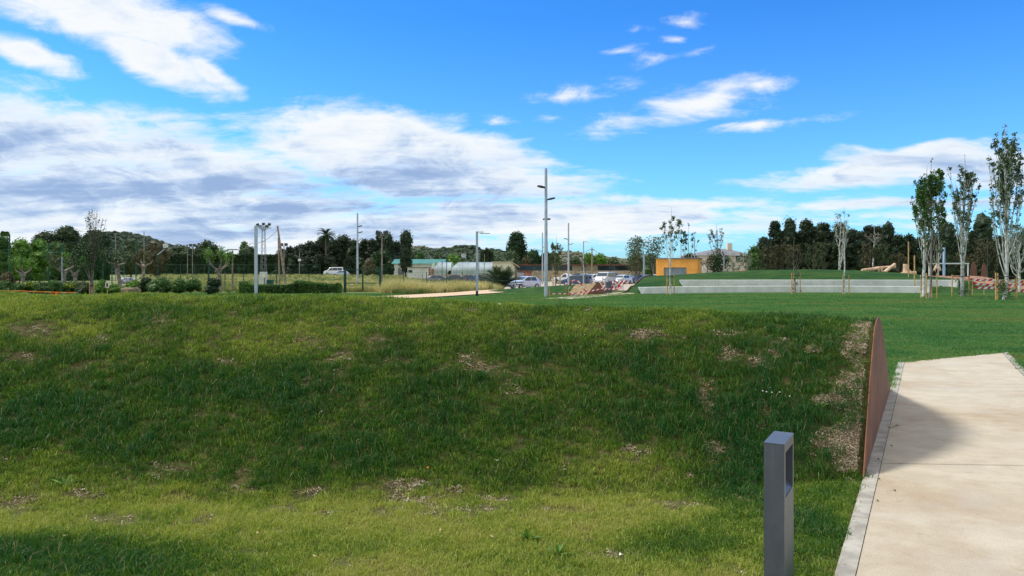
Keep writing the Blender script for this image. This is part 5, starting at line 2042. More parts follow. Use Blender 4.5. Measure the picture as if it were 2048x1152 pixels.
def palm(name, label, px, top, d, rfr, nfr, stemh, seed, fan=False, lm=None, z0=None, droop=.5, wid=.22):
    rng = np.random.RandomState(seed)
    x = X(px, d)
    zb = float(gh(x, d)) if z0 is None else z0
    H = Z(top, d) - zb
    t = thing(name, label, 'palm', (x, d, zb))
    zc = H * stemh
    MB().tube([(0, 0, -.1), (0, 0, zc * .5), (0, 0, zc)], [rfr * .10, rfr * .09, rfr * .11], 9).build('trunk', M_bark, t)
    mb = MB()
    for i in range(nfr):
        a = rng.rand() * 2 * pi
        el = rng.uniform(.25, 1.35) if not fan else rng.uniform(-.4, 1.4)
        n = 9
        pts = []
        for j in range(n):
            f = j / (n - 1)
            r_ = rfr * f
            e2 = el - droop * f * f
            pts.append(np.array([cos(a) * r_ * cos(e2), sin(a) * r_ * cos(e2), zc + r_ * sin(e2) * 1.0]))
        pts = np.array(pts)
        mb.tube(pts, np.linspace(rfr * .016, rfr * .004, n), 4, cap=False)
        side = np.array([-sin(a), cos(a), 0])
        for j in range(1, n - 1):
            for s_ in (-1, 1):
                for q in (0, .33, .66):
                    p = pts[j] * (1 - q) + pts[j + 1] * q
                    tg = (pts[j + 1] - pts[j])
                    l = rfr * wid * (1 - abs(j / n - .45))
                    tip = p + side * s_ * l + tg * .9 + np.array([0, 0, .25 * l])
                    wv = tg * .16
                    mb.quads([[p - wv, p + wv, tip + wv * .3, tip - wv * .3]])
    mb.build('fronds', lm or M_dark, t)
    return t


palm('fan_palm', 'fan palm rising above the dark conifer belt', 652, 459, 200, 2.6, 46, .86, 5, True, M_dark)
palm('date_palm', 'low spiky date palm at the weedy fence left of the silver hatchback', 1003, 523, 78, 2.5, 46, .10, 6, False, leafm('palm_fronds', (0.05, .085, .04), (.028, .05, .024), .1), droop=.25)

# light green trees over the sheds
for i, (px, top, w_, m_, nm) in enumerate(((842, 505, 24, M_mid, 'pale green cone shaped tree behind the teal roof, left'), (872, 504, 22, M_olive, 'pale yellow green tree behind the teal roof, right'), (905, 508, 46, M_green, 'broad fresh green tree behind the greenhouses'),
                                          (826, 510, 16, M_mid, 'small green tree right of the lone cypress'))):
    tree('tree', nm, 'tree', px, top, 215, w_, 'cone' if i < 2 else 'round', m_, M_bark, .05, seed=500 + i)
for i, (px, top, w_) in enumerate(((966, 500, 10), (974, 498, 10), (983, 502, 8))):
    tree('slim_cypress', '%s of three slim cypresses in front of the pine ridge' % ['left', 'middle', 'right'][i], 'cypress', px, top, 230, w_, 'cypress', M_cyp, M_bark, .03, seed=510 + i, blob=.5, group='slim cypresses')
tree('broad_tree', 'large dense dark green tree with uneven crown left of the tall lamp poles', 'tree', 1034, 465, 190, 56, 'round', M_dark, M_bark, .18, 1.3, seed=520, blob=.22)
tree('tree', 'olive brown tree in front of the large dense dark green tree', 'tree', 1022, 503, 175, 40, 'round', M_olive, M_bark, .1, seed=521)
tree('tree', 'pinkish brown small tree above the garden hut', 'tree', 1052, 512, 165, 24, 'round', M_brown, M_bark, .1, .6, seed=522, core=False)
MID = [(1066, 500, 40, M_dark, 'dark green tree'), (1092, 506, 36, M_dark, 'second dark green tree'), (1108, 505, 30, M_mid, 'mid green tree'), (1150, 512, 32, M_olive, 'olive tree'), (1176, 506, 30, M_green, 'fresh green tree'), (1200, 508, 36, M_green, 'wide fresh green tree'), (1228, 515, 30, M_olive, 'dull olive tree')]
for i, (px, top, w_, m_, nm) in enumerate(MID):
    tree('tree', nm + ' behind the long low building, ' + ['first from the left', 'second from the left', 'third from the left', 'fourth, left of the wooden utility pole', 'at the wooden utility pole', 'just right of the wooden utility pole', 'at the right end of the row'][i], 'tree', px, top, 182 + i, w_, 'round', m_, M_bark, .05, seed=530 + i, group='trees behind the long building')
tree('grey_tree', 'open grey green tree with two rounded crowns, left of the orange building', 'tree', 1272, 470, 135, 48, 'round', M_grey, M_barkg, .25, .55, seed=540, core=False, blob=.24)
tree('grey_tree', 'open grey green tree right behind the first one, left of the orange building', 'tree', 1306, 468, 138, 46, 'round', M_grey, M_barkg, .25, .5, seed=541, core=False, blob=.24)
tree('tree', 'green leafy tree low in front of the open grey green trees', 'tree', 1272, 500, 110, 40, 'round', M_olive, M_barkg, .25, .6, seed=542, core=False, blob=.3)
tree('tree', 'dark round tree over the right end of the long low building', 'tree', 1300, 508, 150, 44, 'round', M_mid, M_barkg, .1, .8, seed=543)
tree('tree', 'low dark tree rising behind the orange building roof', 'tree', 1378, 507, 130, 28, 'round', M_dark, M_bark, .1, seed=544)

# young trees between lamp poles and cars
branchy('young_tree', 'young bushy staked tree with dull leaves right of the nearest lamp pole', 'tree', 1112, 470, 70, 46, M_twig, M_olive, 20, 1700, .12, 3, leaf=.12, z0=-.3, up=.6, leaf_lo=.1)
stake_frame('wooden stakes round the dull leaved young tree right of the nearest lamp pole', 1113, 70, 20, 1.9, 4, 1, z0=-.3)
branchy('young_tree', 'thin brownish young tree standing before the blue parked car', 'tree', 1276, 508, 78, 30, M_twig, M_brown, 16, 700, .1, 4, leaf=.12, z0=-.2, up=.7)
branchy('young_tree', 'thin leafless looking young tree between the short grey lamp and the white hatchback', 'tree', 1171, 510, 100, 18, M_twig, M_brown, 9, 260, .2, 5, leaf=.13, up=.7)

# pale poplars
branchy('young_poplar', 'pale young poplar with sparse leaves before the orange building', 'tree', 1341, 415, 50.5, 60, M_white_bark, M_poplar, 18, 1100, .28, 10, leaf=.105, z0=0, trunk_r=.06)
stake_frame('wooden stakes round the pale young poplar before the orange building', 1341, 50.5, 15, 1.45, 3, 2)
branchy('young_poplar', 'dark leaved slim poplar behind the orange building roof', 'tree', 1378, 446, 92, 40, M_barkg, M_dark, 14, 700, .3, 11, leaf=.16, trunk_r=.07)
branchy('young_poplar', 'twiggy brown grey poplar over the beige house', 'tree', 1437, 447, 80, 42, M_barkg, M_brown, 22, 900, .35, 12, leaf=.10, trunk_r=.08, z0=.2)
tree('round_bush', 'dark leafy bush at the foot of the twiggy poplar before the beige house', 'bush', 1436, 500, 78, 52, 'round', M_dark, M_bark, .06, .7, seed=600, z0=.5, core=False)
branchy('young_tree', 'brown leaved shrubby tree before the left corner of the beige house', 'tree', 1416, 505, 76, 30, M_twig, M_brown, 14, 500, .15, 13, leaf=.11, z0=.6)
branchy('young_tree', 'silvery shrubby tree before the beige house windows', 'tree', 1468, 506, 84, 44, M_barkg, M_silver, 18, 1100, .1, 14, leaf=.13, z0=.2, leaf_lo=.05)
branchy('young_tree', 'silvery shrubby tree at the right corner of the beige house', 'tree', 1492, 498, 86, 40, M_barkg, M_silver, 16, 900, .1, 15, leaf=.13, z0=.2, leaf_lo=.05)
branchy('bare_tree', 'bare pale twiggy tree left of the dark pine group', 'tree', 1528, 462, 120, 60, M_white_bark, M_silver, 22, 0, .3, 16, trunk_r=.07, z0=0)
tree('tree', 'fresh dark green tree at the left foot of the dark pine group', 'tree', 1508, 492, 100, 34, 'round', M_mid, M_bark, .05, seed=601, z0=0)

# staked trees on the lawn in front of the benches
branchy('young_tree', 'dark young tree with drooping brownish leaves and three stakes before the benches', 'tree', 1591, 475, 53.5, 40, M_barkg, M_brown, 20, 1300, .35, 20, leaf=.10, z0=0, trunk_r=.05, up=.6, leaf_lo=.05, low_shoots=12)
stake_frame('three splayed stakes round the brownish young tree before the benches', 1591, 53.5, 18, 1.55, 3, 3)
branchy('young_poplar', 'white stemmed young poplar with few pale leaves before the dark pines', 'tree', 1689, 412, 51.5, 56, M_white_bark, M_silver, 9, 240, .30, 21, leaf=.10, z0=0, trunk_r=.06, up=.85, leaf_lo=.35)
stake_frame('two stakes round the white stemmed young poplar', 1692, 51.5, 12, 1.42, 2, 4)
branchy('young_poplar', 'white trunked poplar behind the crest left of the white stemmed young one', 'tree', 1679, 430, 78, 40, M_white_bark, M_silver, 12, 520, .12, 22, leaf=.13, z0=.1, trunk_r=.13, leaf_lo=.2)
branchy('young_poplar', 'pale trunk with brown withered top in front of the dark pines', 'tree', 1746, 452, 84, 46, M_white_bark, M_brown, 12, 500, .66, 23, leaf=.14, z0=.1, trunk_r=.15, up=.6)
for i, (px, top, w_, m_, nm) in enumerate(((1540, 483, 34, M_brown, 'brown young tree, first from the left before the dark pines'), (1562, 478, 28, M_brown, 'brown young tree, second from the left before the dark pines'), (1526, 505, 26, M_olive, 'pale low bush at the left foot of the dark pines'),
                                           (1625, 478, 34, M_olive, 'olive brown tree before the middle of the dark pines'), (1652, 476, 40, M_olive, 'wider olive tree before the middle of the dark pines'), (1738, 478, 30, M_brown, 'brown leafy tree left of the withered pale trunk'),
                                           (1764, 482, 32, M_olive, 'yellow olive tree right of the withered pale trunk'), (1798, 500, 40, M_brown, 'sparse brown shrub by the playground logs'), (1975, 470, 44, M_brown, 'brown olive tree between the two right hand poplars'), (1930, 500, 40, M_brown, 'brown shrub behind the middle poplar'))):
    branchy('young_tree', nm, 'tree', px, top, 82, w_ * 1.25, M_twig, m_, 20, 1500, .06, 40 + i, leaf=.15, z0=.15, up=.75, leaf_lo=.05, group='brownish young trees behind the bank')

# dark pine and cypress group, right
PN = [(1528, 474, 30, 'round'), (1550, 440, 26, 'round'), (1566, 462, 30, 'round'), (1580, 441, 24, 'cypress'), (1598, 458, 26, 'round'), (1612, 436, 30, 'round'), (1630, 452, 28, 'round'), (1646, 440, 34, 'umbrella'), (1664, 462, 24, 'round'), (1680, 446, 34, 'round'), (1704, 456, 26, 'round'), (1722, 462, 26, 'round'),
      (1738, 452, 28, 'round'), (1756, 452, 28, 'round'), (1776, 444, 18, 'cypress'), (1768, 458, 16, 'cypress'), (1795, 466, 30, 'round'), (1818, 468, 30, 'round'), (1842, 474, 30, 'round'), (1888, 448, 16, 'cypress'), (1900, 450, 16, 'cypress'), (1918, 468, 28, 'round'), (1946, 462, 28, 'round'), (1966, 430, 26, 'cypress'), (2000, 472, 34, 'round'), (2036, 470, 40, 'round'), (1870, 470, 30, 'round')]
ORD = ['first', 'second', 'third', 'fourth', 'fifth', 'sixth', 'seventh', 'eighth', 'ninth', 'tenth', 'eleventh', 'twelfth', 'thirteenth', 'fourteenth', 'fifteenth', 'sixteenth', 'seventeenth', 'eighteenth', 'nineteenth', 'twentieth', 'twenty first', 'twenty second', 'twenty third', 'twenty fourth', 'twenty fifth', 'twenty sixth', 'twenty seventh']
order = sorted(range(len(PN)), key=lambda i: PN[i][0])
for r_, i in enumerate(order):
    px, top, w_, k_ = PN[i]
    nm = '%s from the left in the dark pine group behind the bank' % ORD[r_]
    tree('dark_pine' if k_ != 'cypress' else 'dark_cypress', nm, 'pine' if k_ != 'cypress' else 'cypress', px, top, 112 + (i * 5) % 11, w_ * (1.35 if k_ != 'cypress' else 1.2), k_, M_cyp, M_bark, .02 if k_ != 'umbrella' else .3, 1.15, seed=700 + i, z0=0, blob=.25 if k_ != 'cypress' else .45, group='dark pines and cypresses behind the bank')
hedge('dark_undergrowth', 'dark undergrowth along the foot of the dark pine group', 1512, 2080, 492, 122, 5, M_cyp, 9, 9000, .3, wob=.3, jag=.4, cat='undergrowth', z0=0)
hedge('dark_undergrowth', 'dark bushes at the foot of the conifer belt in the middle distance', 556, 800, 506, 214, 5, M_cyp, 10, 6000, .45, wob=.3, jag=.4, cat='undergrowth')
hedge('left_undergrowth', 'dark green thicket at far left behind the bright trees', -40, 200, 500, 108, 5, M_dark, 11, 7000, .3, wob=.3, jag=.4, cat='undergrowth')

# large right hand poplars
branchy('tall_poplar', 'tallest white barked poplar at the right edge of the lawn', 'tree', 2008, 245, 42, 62, M_white_bark, M_poplar, 46, 5600, .10, 30, leaf=.12, leaf_lo=.1, z0=0, trunk_r=.11, up=.8, low_shoots=60, twigs=3)
stake_frame('three stakes round the tallest white barked poplar', 2008, 42, 44, 1.55, 3, 6)
branchy('tall_poplar', 'white barked poplar with sparse leaves, middle of the three tall ones', 'tree', 1924, 310, 47, 58, M_white_bark, M_poplar, 36, 3000, .10, 31, leaf=.12, leaf_lo=.12, z0=.05, trunk_r=.12, up=.82, low_shoots=30, twigs=2)
stake_frame('two stakes round the middle white barked poplar', 1921, 47, 34, 1.45, 2, 7, z0=.05)
branchy('tall_poplar', 'leafiest green poplar with pale straight trunk, left of the three tall ones', 'tree', 1858, 315, 44, 66, M_barkg, M_green2, 42, 4600, .16, 32, leaf=.13, z0=0, trunk_r=.065, up=.8, twigs=3)
branchy('tall_poplar', 'white barked poplar standing just behind the leafiest green poplar', 'tree', 1846, 335, 46.5, 52, M_white_bark, M_green2, 26, 2200, .2, 33, leaf=.12, z0=0, trunk_r=.11, up=.8)
stake_frame('four stakes round the leafiest green poplar pair', 1858, 44, 30, 1.5, 4, 8)
branchy('young_poplar', 'white poplar behind the tallest one, cut by the right edge', 'tree', 2038, 440, 56, 60, M_white_bark, M_silver, 24, 1500, .1, 34, leaf=.13, z0=.1, trunk_r=.10, up=.8, leaf_lo=.05)
branchy('young_poplar', 'slim white poplar behind the bench between the tall green and middle poplars', 'tree', 1876, 470, 66, 26, M_white_bark, M_poplar, 12, 420, .2, 35, leaf=.11, z0=.3, trunk_r=.07)
for i, (px, d_, h_) in enumerate(((1817, 60, 3.4), (1829, 56, 2.2))):
    picket(X(px, d_), d_, h_, ['tall bare stake left of the leafiest green poplar', 'shorter stake between tall stake and leafiest green poplar'][i], r=.045, z=.6)

# ------------------------------------------------------------------ playground on the right
def log(label, pts, r, nm='climbing_log'):
    o = np.array(pts[0])
    return tag(MB().tube(np.array(pts) - o, r, 10).build(nm, M_wood, loc=tuple(o)), label, 'log', 'peeled logs of the playground')


log('long peeled log lying on the crest left of the playground', [PT(1724, 541, 76), PT(1755, 537, 76.5)], .17)
log('level peeled log carried by props on the playground', [PT(1752, 536, 77), PT(1790, 534, 78)], .16)
log('slanting peeled log leaning down left of the playground shrub', [PT(1768, 545, 75), PT(1789, 529, 77)], .17)
log('upright peeled log post with slanted top left of the tall stake', [PT(1810, 549, 70), PT(1811, 528, 70)], .21)
log('peeled log lying at the foot of the upright log post', [PT(1804, 548, 69.5), PT(1830, 546, 70)], .2)
log('thin slanting peeled rail beside the upright log post', [PT(1812, 533, 70), PT(1822, 544, 70)], .07)
log('left leg of the peeled log tripod behind the green poplar', [PT(1868, 541, 72), PT(1875, 529, 72)], .12)
log('right leg of the peeled log tripod behind the green poplar', [PT(1880, 541, 72), PT(1875, 529, 72.3)], .14)
log('short peeled log prop under the level log, left', [PT(1757, 545, 77), PT(1758, 536, 77)], .10)
log('short peeled log prop under the level log, right', [PT(1764, 545, 77), PT(1763, 536, 77)], .14)
t = thing('swing_frame', 'pale blue post with white crossbar beyond the mulch heap', 'play frame', (X(1888, 80), 80, .15))
hh2 = Z(495, 80) - .15
MB().box((0, 0, hh2 / 2), (.18, .18, hh2)).build('post', mat('pale_blue_paint', (.42, .55, .78), .5), t)
MB().box((.5, 0, Z(527, 80) - .15), (4.4, .10, .14)).build('crossbar', M_white, t)
for sx in (-1.6, 2.6):
    MB().box((sx, .0, (Z(527, 80) - .15) / 2), (.10, .10, Z(527, 80) - .22)).build('leg', M_white, t)
# mulch heap
xs_, ys_ = np.meshgrid(np.linspace(-6, 6, 60), np.linspace(-5, 5, 40), indexing='ij')
hz_ = 1.15 * np.clip(1 - (xs_ / 6) ** 4, 0, 1) * np.clip(1 - (ys_ / 5) ** 2, 0, 1) + (fbm(xs_ * 1.5, ys_ * 1.5, 4) - .5) * .22
mh = MB().grid(np.stack([xs_, ys_, hz_ - .1], -1)).build('mulch_heap', mat('mulch', (0.30, 0.17, 0.11), 1.0, 0, .3, 4, .8, 20, coord='World', col2=(0.17, 0.09, 0.06)), loc=(X(1888, 68), 68, .1))
tag(mh, 'broad brown heap of bark mulch behind the upper bench end', 'mulch heap')


def dome_plate(label, px, top, d, wpx):
    xw = wpx / FPX * d / 2
    q = np.linspace(-1, 1, 21)
    pts = np.c_[X(px, d) + q * xw, np.full(21, d) + q * .4]
    plate_thing(label, pts, .1 + (Z(top, d) - .1) * np.sqrt(np.clip(1 - q ** 2, 0, 1)), .03)


dome_plate('dark rusty domed plate beyond the lawn, left of a brighter one', 1947, 524, 72, 26)
dome_plate('brighter orange rusty domed plate beyond the lawn', 1968, 526, 70, 24)

# ------------------------------------------------------------------ fences, gate, poles
def mesh_fence(label, posts, H, wire_m, m=M_dgreen, top_rail=False, name='wire_fence', pr=.03):
    x0, y0 = posts[0]
    zb = float(gh(x0, y0))
    t = thing(name, label, 'fence', (x0, y0, zb))
    for (x, y) in posts:
        dz = float(gh(x, y)) - zb
        MB().tube([(x - x0, y - y0, dz - .1), (x - x0, y - y0, dz + H)], pr, 6).build('post', m, t)
    mb = MB()
    for (xa, ya), (xb, yb) in zip(posts[:-1], posts[1:]):
        za, zb_ = float(gh(xa, ya)) - zb, float(gh(xb, yb)) - zb
        a, b_ = np.array([xa - x0, ya - y0, za]), np.array([xb - x0, yb - y0, zb_])
        L_ = np.linalg.norm(b_ - a)
        for k in range(4):
            z_ = H * (.04 + .31 * k)
            mb.tube([a + [0, 0, z_], b_ + [0, 0, z_]], .006, 3, cap=False)
        n = int(L_ / .30)
        for k in range(1, n):
            p = a + (b_ - a) * k / n
            mb.tube([p + [0, 0, .03], p + [0, 0, H * .97]], .0035, 3, cap=False)
    mb.build('wire_mesh', wire_m, t)
    if top_rail:
        r = MB()
        for (xa, ya), (xb, yb) in zip(posts[:-1], posts[1:]):
            r.tube([(xa - x0, ya - y0, float(gh(xa, ya)) - zb + H), (xb - x0, yb - y0, float(gh(xb, yb)) - zb + H)], .03, 6)
        r.build('top_rail', m, t)
    return t


def XY(px, d):
    return (X(px, d), d)


mesh_fence('dark green wire fence running from the gate past the weeds to the palm', [XY(762, 56.5), XY(807, 57.5), XY(853, 58), XY(893, 58.5), XY(925, 62), XY(960, 66), XY(985, 70), XY(1031, 76)], 1.55, M_dgreen)
mesh_fence('dark green wire fence left of the gate behind the low hedges', [XY(300, 60), XY(361, 60), XY(416, 60), XY(450, 60), XY(487, 59.5), XY(553, 59), XY(618, 58), XY(688, 57)], 1.45, M_dgreen)
# tall tennis court fence
mesh_fence('tall dark green court fence before the far hedge', [XY(200, 170), XY(248, 170), XY(290, 170), XY(332, 170), XY(361, 170), XY(389, 170), XY(450, 170), XY(478, 170), XY(516, 170), XY(560, 170), XY(596, 170), XY(640, 170)], 2.6, M_dgreen, top_rail=True, name='court_fence', pr=.05)
cf = thing('court_enclosure', 'very tall green posts of the ball court at far left with top rail', 'court fence', (X(97, 84), 84, float(gh(X(97, 84), 84))))
for (px, top, d_) in ((97, 489, 84), (125, 488, 80), (224, 480, 78), (248, 482, 86), (272, 476, 90), (206, 486, 90), (19, 470, 62)):
    xx = X(px, d_)
    MB().tube([(xx - cf.location[0], d_ - 84, -.1), (xx - cf.location[0], d_ - 84, Z(top, d_) - cf.location[2])], .055, 6).build('post', M_dgreen, cf)
for (pa, da, pb, db, top) in ((97, 84, 125, 80, 505), (224, 78, 248, 86, 504), (97, 84, 97, 80, 520), (224, 78, 248, 86, 543)):
    MB().tube([(X(pa, da) - cf.location[0], da - 84, Z(top, da) - cf.location[2]), (X(pb, db) - cf.location[0], db - 84, Z(top, db) - cf.location[2])], .035, 6).build('rail', M_dgreen, cf)

# green gate
d = 56
g = thing('metal_gate', 'double dark green metal gate frame standing in the tall dry grass', 'gate', (X(690, d), d, 0))
gw = X(761, d) - X(690, d)
gt = Z(538, d)
MB().box((0, 0, gt / 2), (.12, .12, gt)).build('gate_post', M_dgreen, g)
MB().box((gw, 0, gt / 2 + .1), (.12, .12, gt + .2)).build('gate_post', M_dgreen, g)
for (a, b_) in ((.08, gw / 2 - .03), (gw / 2 + .03, gw - .08)):
    q = MB()
    for z_ in (gt - .05, gt * .40):
        q.box(((a + b_) / 2, 0, z_), (b_ - a, .05, .05))
    for x_ in (a, b_):
        q.box((x_, .001, gt * .5), (.05, .048, gt * .86))
    lf_ = q.build('gate_leaf', M_dgreen, g)
    mm = MB()
    for k in range(1, 14):
        x_ = a + (b_ - a) * k / 14
        mm.tube([(x_, .03, gt * .42), (x_, .03, gt - .08)], .003, 3, cap=False)
    for k in range(1, 8):
        z_ = gt * (.42 + .07 * k)
        mm.tube([(a, .03, z_), (b_, .03, z_)], .003, 3, cap=False)
    mm.build('wire_mesh', M_dgreen, lf_)


def floodpost(label, px, top, d, heads, m=None, r=.07, lean=0, group='sports field light posts'):
    x = X(px, d)
    zb = float(gh(x, d))
    H = Z(top, d) - zb
    t = thing('floodlight_post', label, 'light post', (x, d, zb), 0, group)
    MB().tube([(0, 0, -.1), (lean * H, 0, H)], [r, r * .8], 8).build('pole', m or M_barkg, t)
    for (dx, sz, tilt_) in heads:
        MB().tube([(lean * H, 0, H - .05), (lean * H + dx, 0, H + .02)], .03, 5).build('bracket', M_galv, t)
        MB().box((lean * H + dx, 0, H + sz * .55), (sz * 1.15, .22, sz), tilt=(.3, tilt_, 0)).build('lamp_head', M_anth, t)
    return t


floodpost('slim floodlight post with two lamp heads beside the green gate', 764, 470, 62, [(-.32, .34, .25), (.32, .34, -.25)])
floodpost('floodlight post with a double head before the far hedge', 385, 493, 120, [(-.3, .4, 0), (.3, .4, 0)])
floodpost('plain pale post just left of the double headed floodlight post', 375, 498, 118, [])
floodpost('flat topped pale lamp post right of the lone meadow pollard', 465, 501, 60, [])
tp_ = [o for o in bpy.data.objects if o.get('label') == 'flat topped pale lamp post right of the lone meadow pollard'][0]
MB().box((0, 0, Z(499, 60)), (.72, .45, .07)).build('lamp_head', M_oldwood, tp_)
floodpost('floodlight post with small double head right of the leaning wooden pole', 568, 492, 110, [(-.35, .4, 0), (.3, .4, 0)])
floodpost('pole with a white box halfway, in front of the dark conifers', 599, 503, 105, [])
bx = [o for o in bpy.data.objects if o.get('label') == 'pole with a white box halfway, in front of the dark conifers'][0]
MB().box((.05, -.15, Z(520, 105) - bx.location[2]), (.38, .2, .32)).build('white_box', M_white, bx)
fp = floodpost('bent green light post with a square white lamp left of the round pines', 317, 510, 66, [], m=M_dgreen, r=.045, lean=-.03)
H_ = Z(510, 66) - fp.location[2]
MB().tube([(-.03 * H_, 0, H_), (.52, 0, H_ + .5)], .035, 6).build('bent_arm', M_lampg, fp)
MB().box((.62, 0, H_ + .82), (.38, .16, .34), tilt=(.2, -.15, 0)).build('lamp_head', M_white, fp)
fp = floodpost('thin pale light post with slanting arm before the left pollards', 124, 513, 54, [], m=M_galv, r=.04)
H_ = Z(513, 54)
MB().tube([(0, 0, H_), (-.45, 0, H_ + .55)], .03, 6).build('slanting_arm', M_black, fp)
for (px, top, d_, nm) in ((418, 480, 66, 'very tall thin green post right of the round pines'), (288, 463, 95, 'dark slim mast over the bare pollard'), (231, 466, 100, 'brown slim mast over the knobbly pollard'), (845, 548, 58, 'leaning thin post in the weeds left of the small white shed'),
                          (893, 500, 130, 'slim post rising before the left greenhouse'), (958, 500, 130, 'slim post right of the pale path lamp'), (969, 508, 128, 'second slim post right of the pale path lamp'), (884, 522, 110, 'dark slim post with small box before the left greenhouse'), (862, 512, 130, 'thin pale post over the teal roofed shed'),
                          (1362, 467, 98, 'grey slim pole behind the orange building roof'), (1389, 476, 83, 'grey lamp pole at the right corner of the orange building'), (1448, 512, 70, 'thin grey post before the dark bush at the beige house')):
    x = X(px, d_)
    zb = float(gh(x, d_))
    o = MB().tube([(0, 0, -.1), (0, 0, Z(top, d_) - zb)], .05 if d_ > 60 else .025, 7).build('slim_post', M_dgreen if 'green' in nm else (M_galv if ('grey' in nm or 'pale post' in nm) else M_oldwood), loc=(x, d_, zb))
    tag(o, nm, 'post')

# wooden poles and wires
x = X(572, 74)
t = thing('leaning_pole', 'leaning bare wooden pole carrying a wire right of the lattice mast', 'pole', (x, 74, 0))
tip = np.array([X(555, 74) - x, 0, Z(452, 74)])
MB().tube([(0, 0, -.1), tuple(tip)], [.13, .09], 9).build('wooden_pole', M_oldwood, t)
MB().tube([(X(557, 74) - x, .4, -.1), (X(555.5, 74) - x, .2, Z(476, 74))], .08, 7).build('brace_pole', M_oldwood, t)
a = tip + [0, 0, -.4]
b_ = np.array([X(500, 90) - x, 16, Z(486, 90)])
MB().tube([a + (b_ - a) * f - np.array([0, 0, .5 * 4 * f * (1 - f)]) for f in np.linspace(0, 1, 12)], .022, 4, cap=False).build('wire', M_black, t)
x = X(1184, 150)
t = thing('utility_pole', 'dark utility pole with thin wires over the long low building', 'pole', (x, 150, -.5))
zt_ = Z(495, 150) + .5
MB().tube([(0, 0, 0), (0, 0, zt_)], [.16, .12], 8).build('wooden_pole', M_oldwood, t)
MB().box((0, 0, zt_ - .4), (1.0, .1, .1)).build('crossarm', M_oldwood, t)
for (pxe, pye) in ((1250, 516), (1095, 512)):
    b_ = np.array([X(pxe, 150) - x, 0, Z(pye, 150) + .5])
    a = np.array([0, 0, zt_ - .3])
    MB().tube([a + (b_ - a) * f - np.array([0, 0, .7 * 4 * f * (1 - f)]) for f in np.linspace(0, 1, 12)], .03, 4, cap=False).build('wire', M_black, t)

# lattice floodlight mast
d = 78
x = X(527, d)
t = thing('lattice_mast', 'steel lattice floodlight mast with a ring of lamps', 'light mast', (x, d, 0))
H_ = Z(452, d)
mb = MB()


def mw(z):
    return .27 - .15 * z / H_


z0s = 1.3
lv = np.linspace(z0s, H_, 15)
cn = [(-1, -1), (1, -1), (1, 1), (-1, 1)]
for (sx, sy) in cn:
    mb.tube([(sx * mw(0), sy * mw(0), 0), (sx * mw(H_), sy * mw(H_), H_)], .022, 5)
for i in range(len(lv) - 1):
    for k in range(4):
        a_, b_ = cn[k], cn[(k + 1) % 4]
        if i % 2:
            a_, b_ = b_, a_
        mb.tube([(a_[0] * mw(lv[i]), a_[1] * mw(lv[i]), lv[i]), (b_[0] * mw(lv[i + 1]), b_[1] * mw(lv[i + 1]), lv[i + 1])], .011, 4, cap=False)
mb.build('lattice', mat('mast_steel', (.24, .25, .26), .6, .4), t)
MB().box((0, 0, .75), (.62, .62, 1.5)).build('equipment_cabinet', M_offw, t)
for (dx, dz) in ((-.62, .15), (-.34, -.02), (0, .22), (.34, -.02), (.62, .18)):
    MB().tube([(0, 0, H_ - .5), (dx * .7, 0, H_ - .28), (dx, 0, H_ + dz - .1)], .035, 6).build('lamp_arm', M_galv, t)
    MB().box((dx, 0, H_ + dz), (.26, .25, .24), tilt=(.3, dx * .6, 0)).build('floodlight', M_anth, t)
t = thing('utility_boxes', 'small white and green utility boxes at the foot of the lattice mast', 'utility box', (X(531, 72), 72, 0))
MB().box((-.35, 0, .5), (.5, .4, .9)).build('white_box', M_offw, t)
MB().box((.45, 0, .45), (.55, .5, .6)).build('green_box', M_dgreen, t)
MB().box((0, .1, .95), (1.7, .5, .06)).build('top_board', M_oldwood, t)
# hoop of the goal
x = X(556, 80)
t = thing('green_hoop', 'green netted hoop arch in the meadow behind the leaning pole', 'goal', (x, 80, 0))
MB().tube([(-.85 * cos(a), 0, .9 + .75 * sin(a)) for a in np.linspace(0, pi, 16)], .035, 6).tube([(-.85, 0, 0), (-.85, 0, .9)], .035, 6).tube([(.85, 0, 0), (.85, 0, .9)], .035, 6).build('frame', M_dgreen, t)
nb_ = MB()
for k in range(1, 9):
    xx = -.85 + 1.7 * k / 9
    nb_.tube([(xx, 0, 0), (xx, 0, .9 + .75 * sqrt(max(0, 1 - (xx / .85) ** 2)))], .008, 3, cap=False)
for k in range(1, 7):
    nb_.tube([(-.83, 0, k * .2), (.83, 0, k * .2)], .008, 3, cap=False)
nb_.build('net', M_dgreen, t)

# boulder, little sign, black and white thing in the meadow
rng = np.random.RandomState(9)
v = ICO_V.copy()
v[:, 2] = np.clip(v[:, 2], -.5, .65)
tag(MB().add(v * (1 + .07 * rng.normal(size=(42, 1))) * [.68, .45, .42] + [0, 0, .26], ICO_F, 0, False).build('boulder', mat('brown_rock', (.20, .135, .085), .95, 0, .3, 2, .7, 8, col2=(.08, .085, .045)), loc=(X(262, 49), 49, 0)), 'flat topped brown boulder beside the leaning pollard', 'boulder')
t = thing('warning_sign', 'little white sign with dark red symbol on a post behind the crest', 'sign', (X(215, 48), 48, 0))
MB().tube([(0, 0, 0), (0, 0, .6)], .025, 6).build('post', M_stake, t)
MB().box((0, -.03, .74), (.24, .02, .38)).build('board', M_white, t)
MB().tube([(0, -.041, .80), (0, -.052, .80)], .06, 12).box((0, -.046, .68), (.11, .01, .14)).build('symbol', mat('dark_red', (.25, .02, .04)), t)
t = thing('tarp_bundle', 'small black and white patterned tarpaulin bundle in the meadow', 'bundle', (X(255, 75), 75, 0))  # unidentified black and white thing, shaped as a wrapped bundle
v = ICO_V * (1 + .12 * rng.normal(size=(42, 1)))
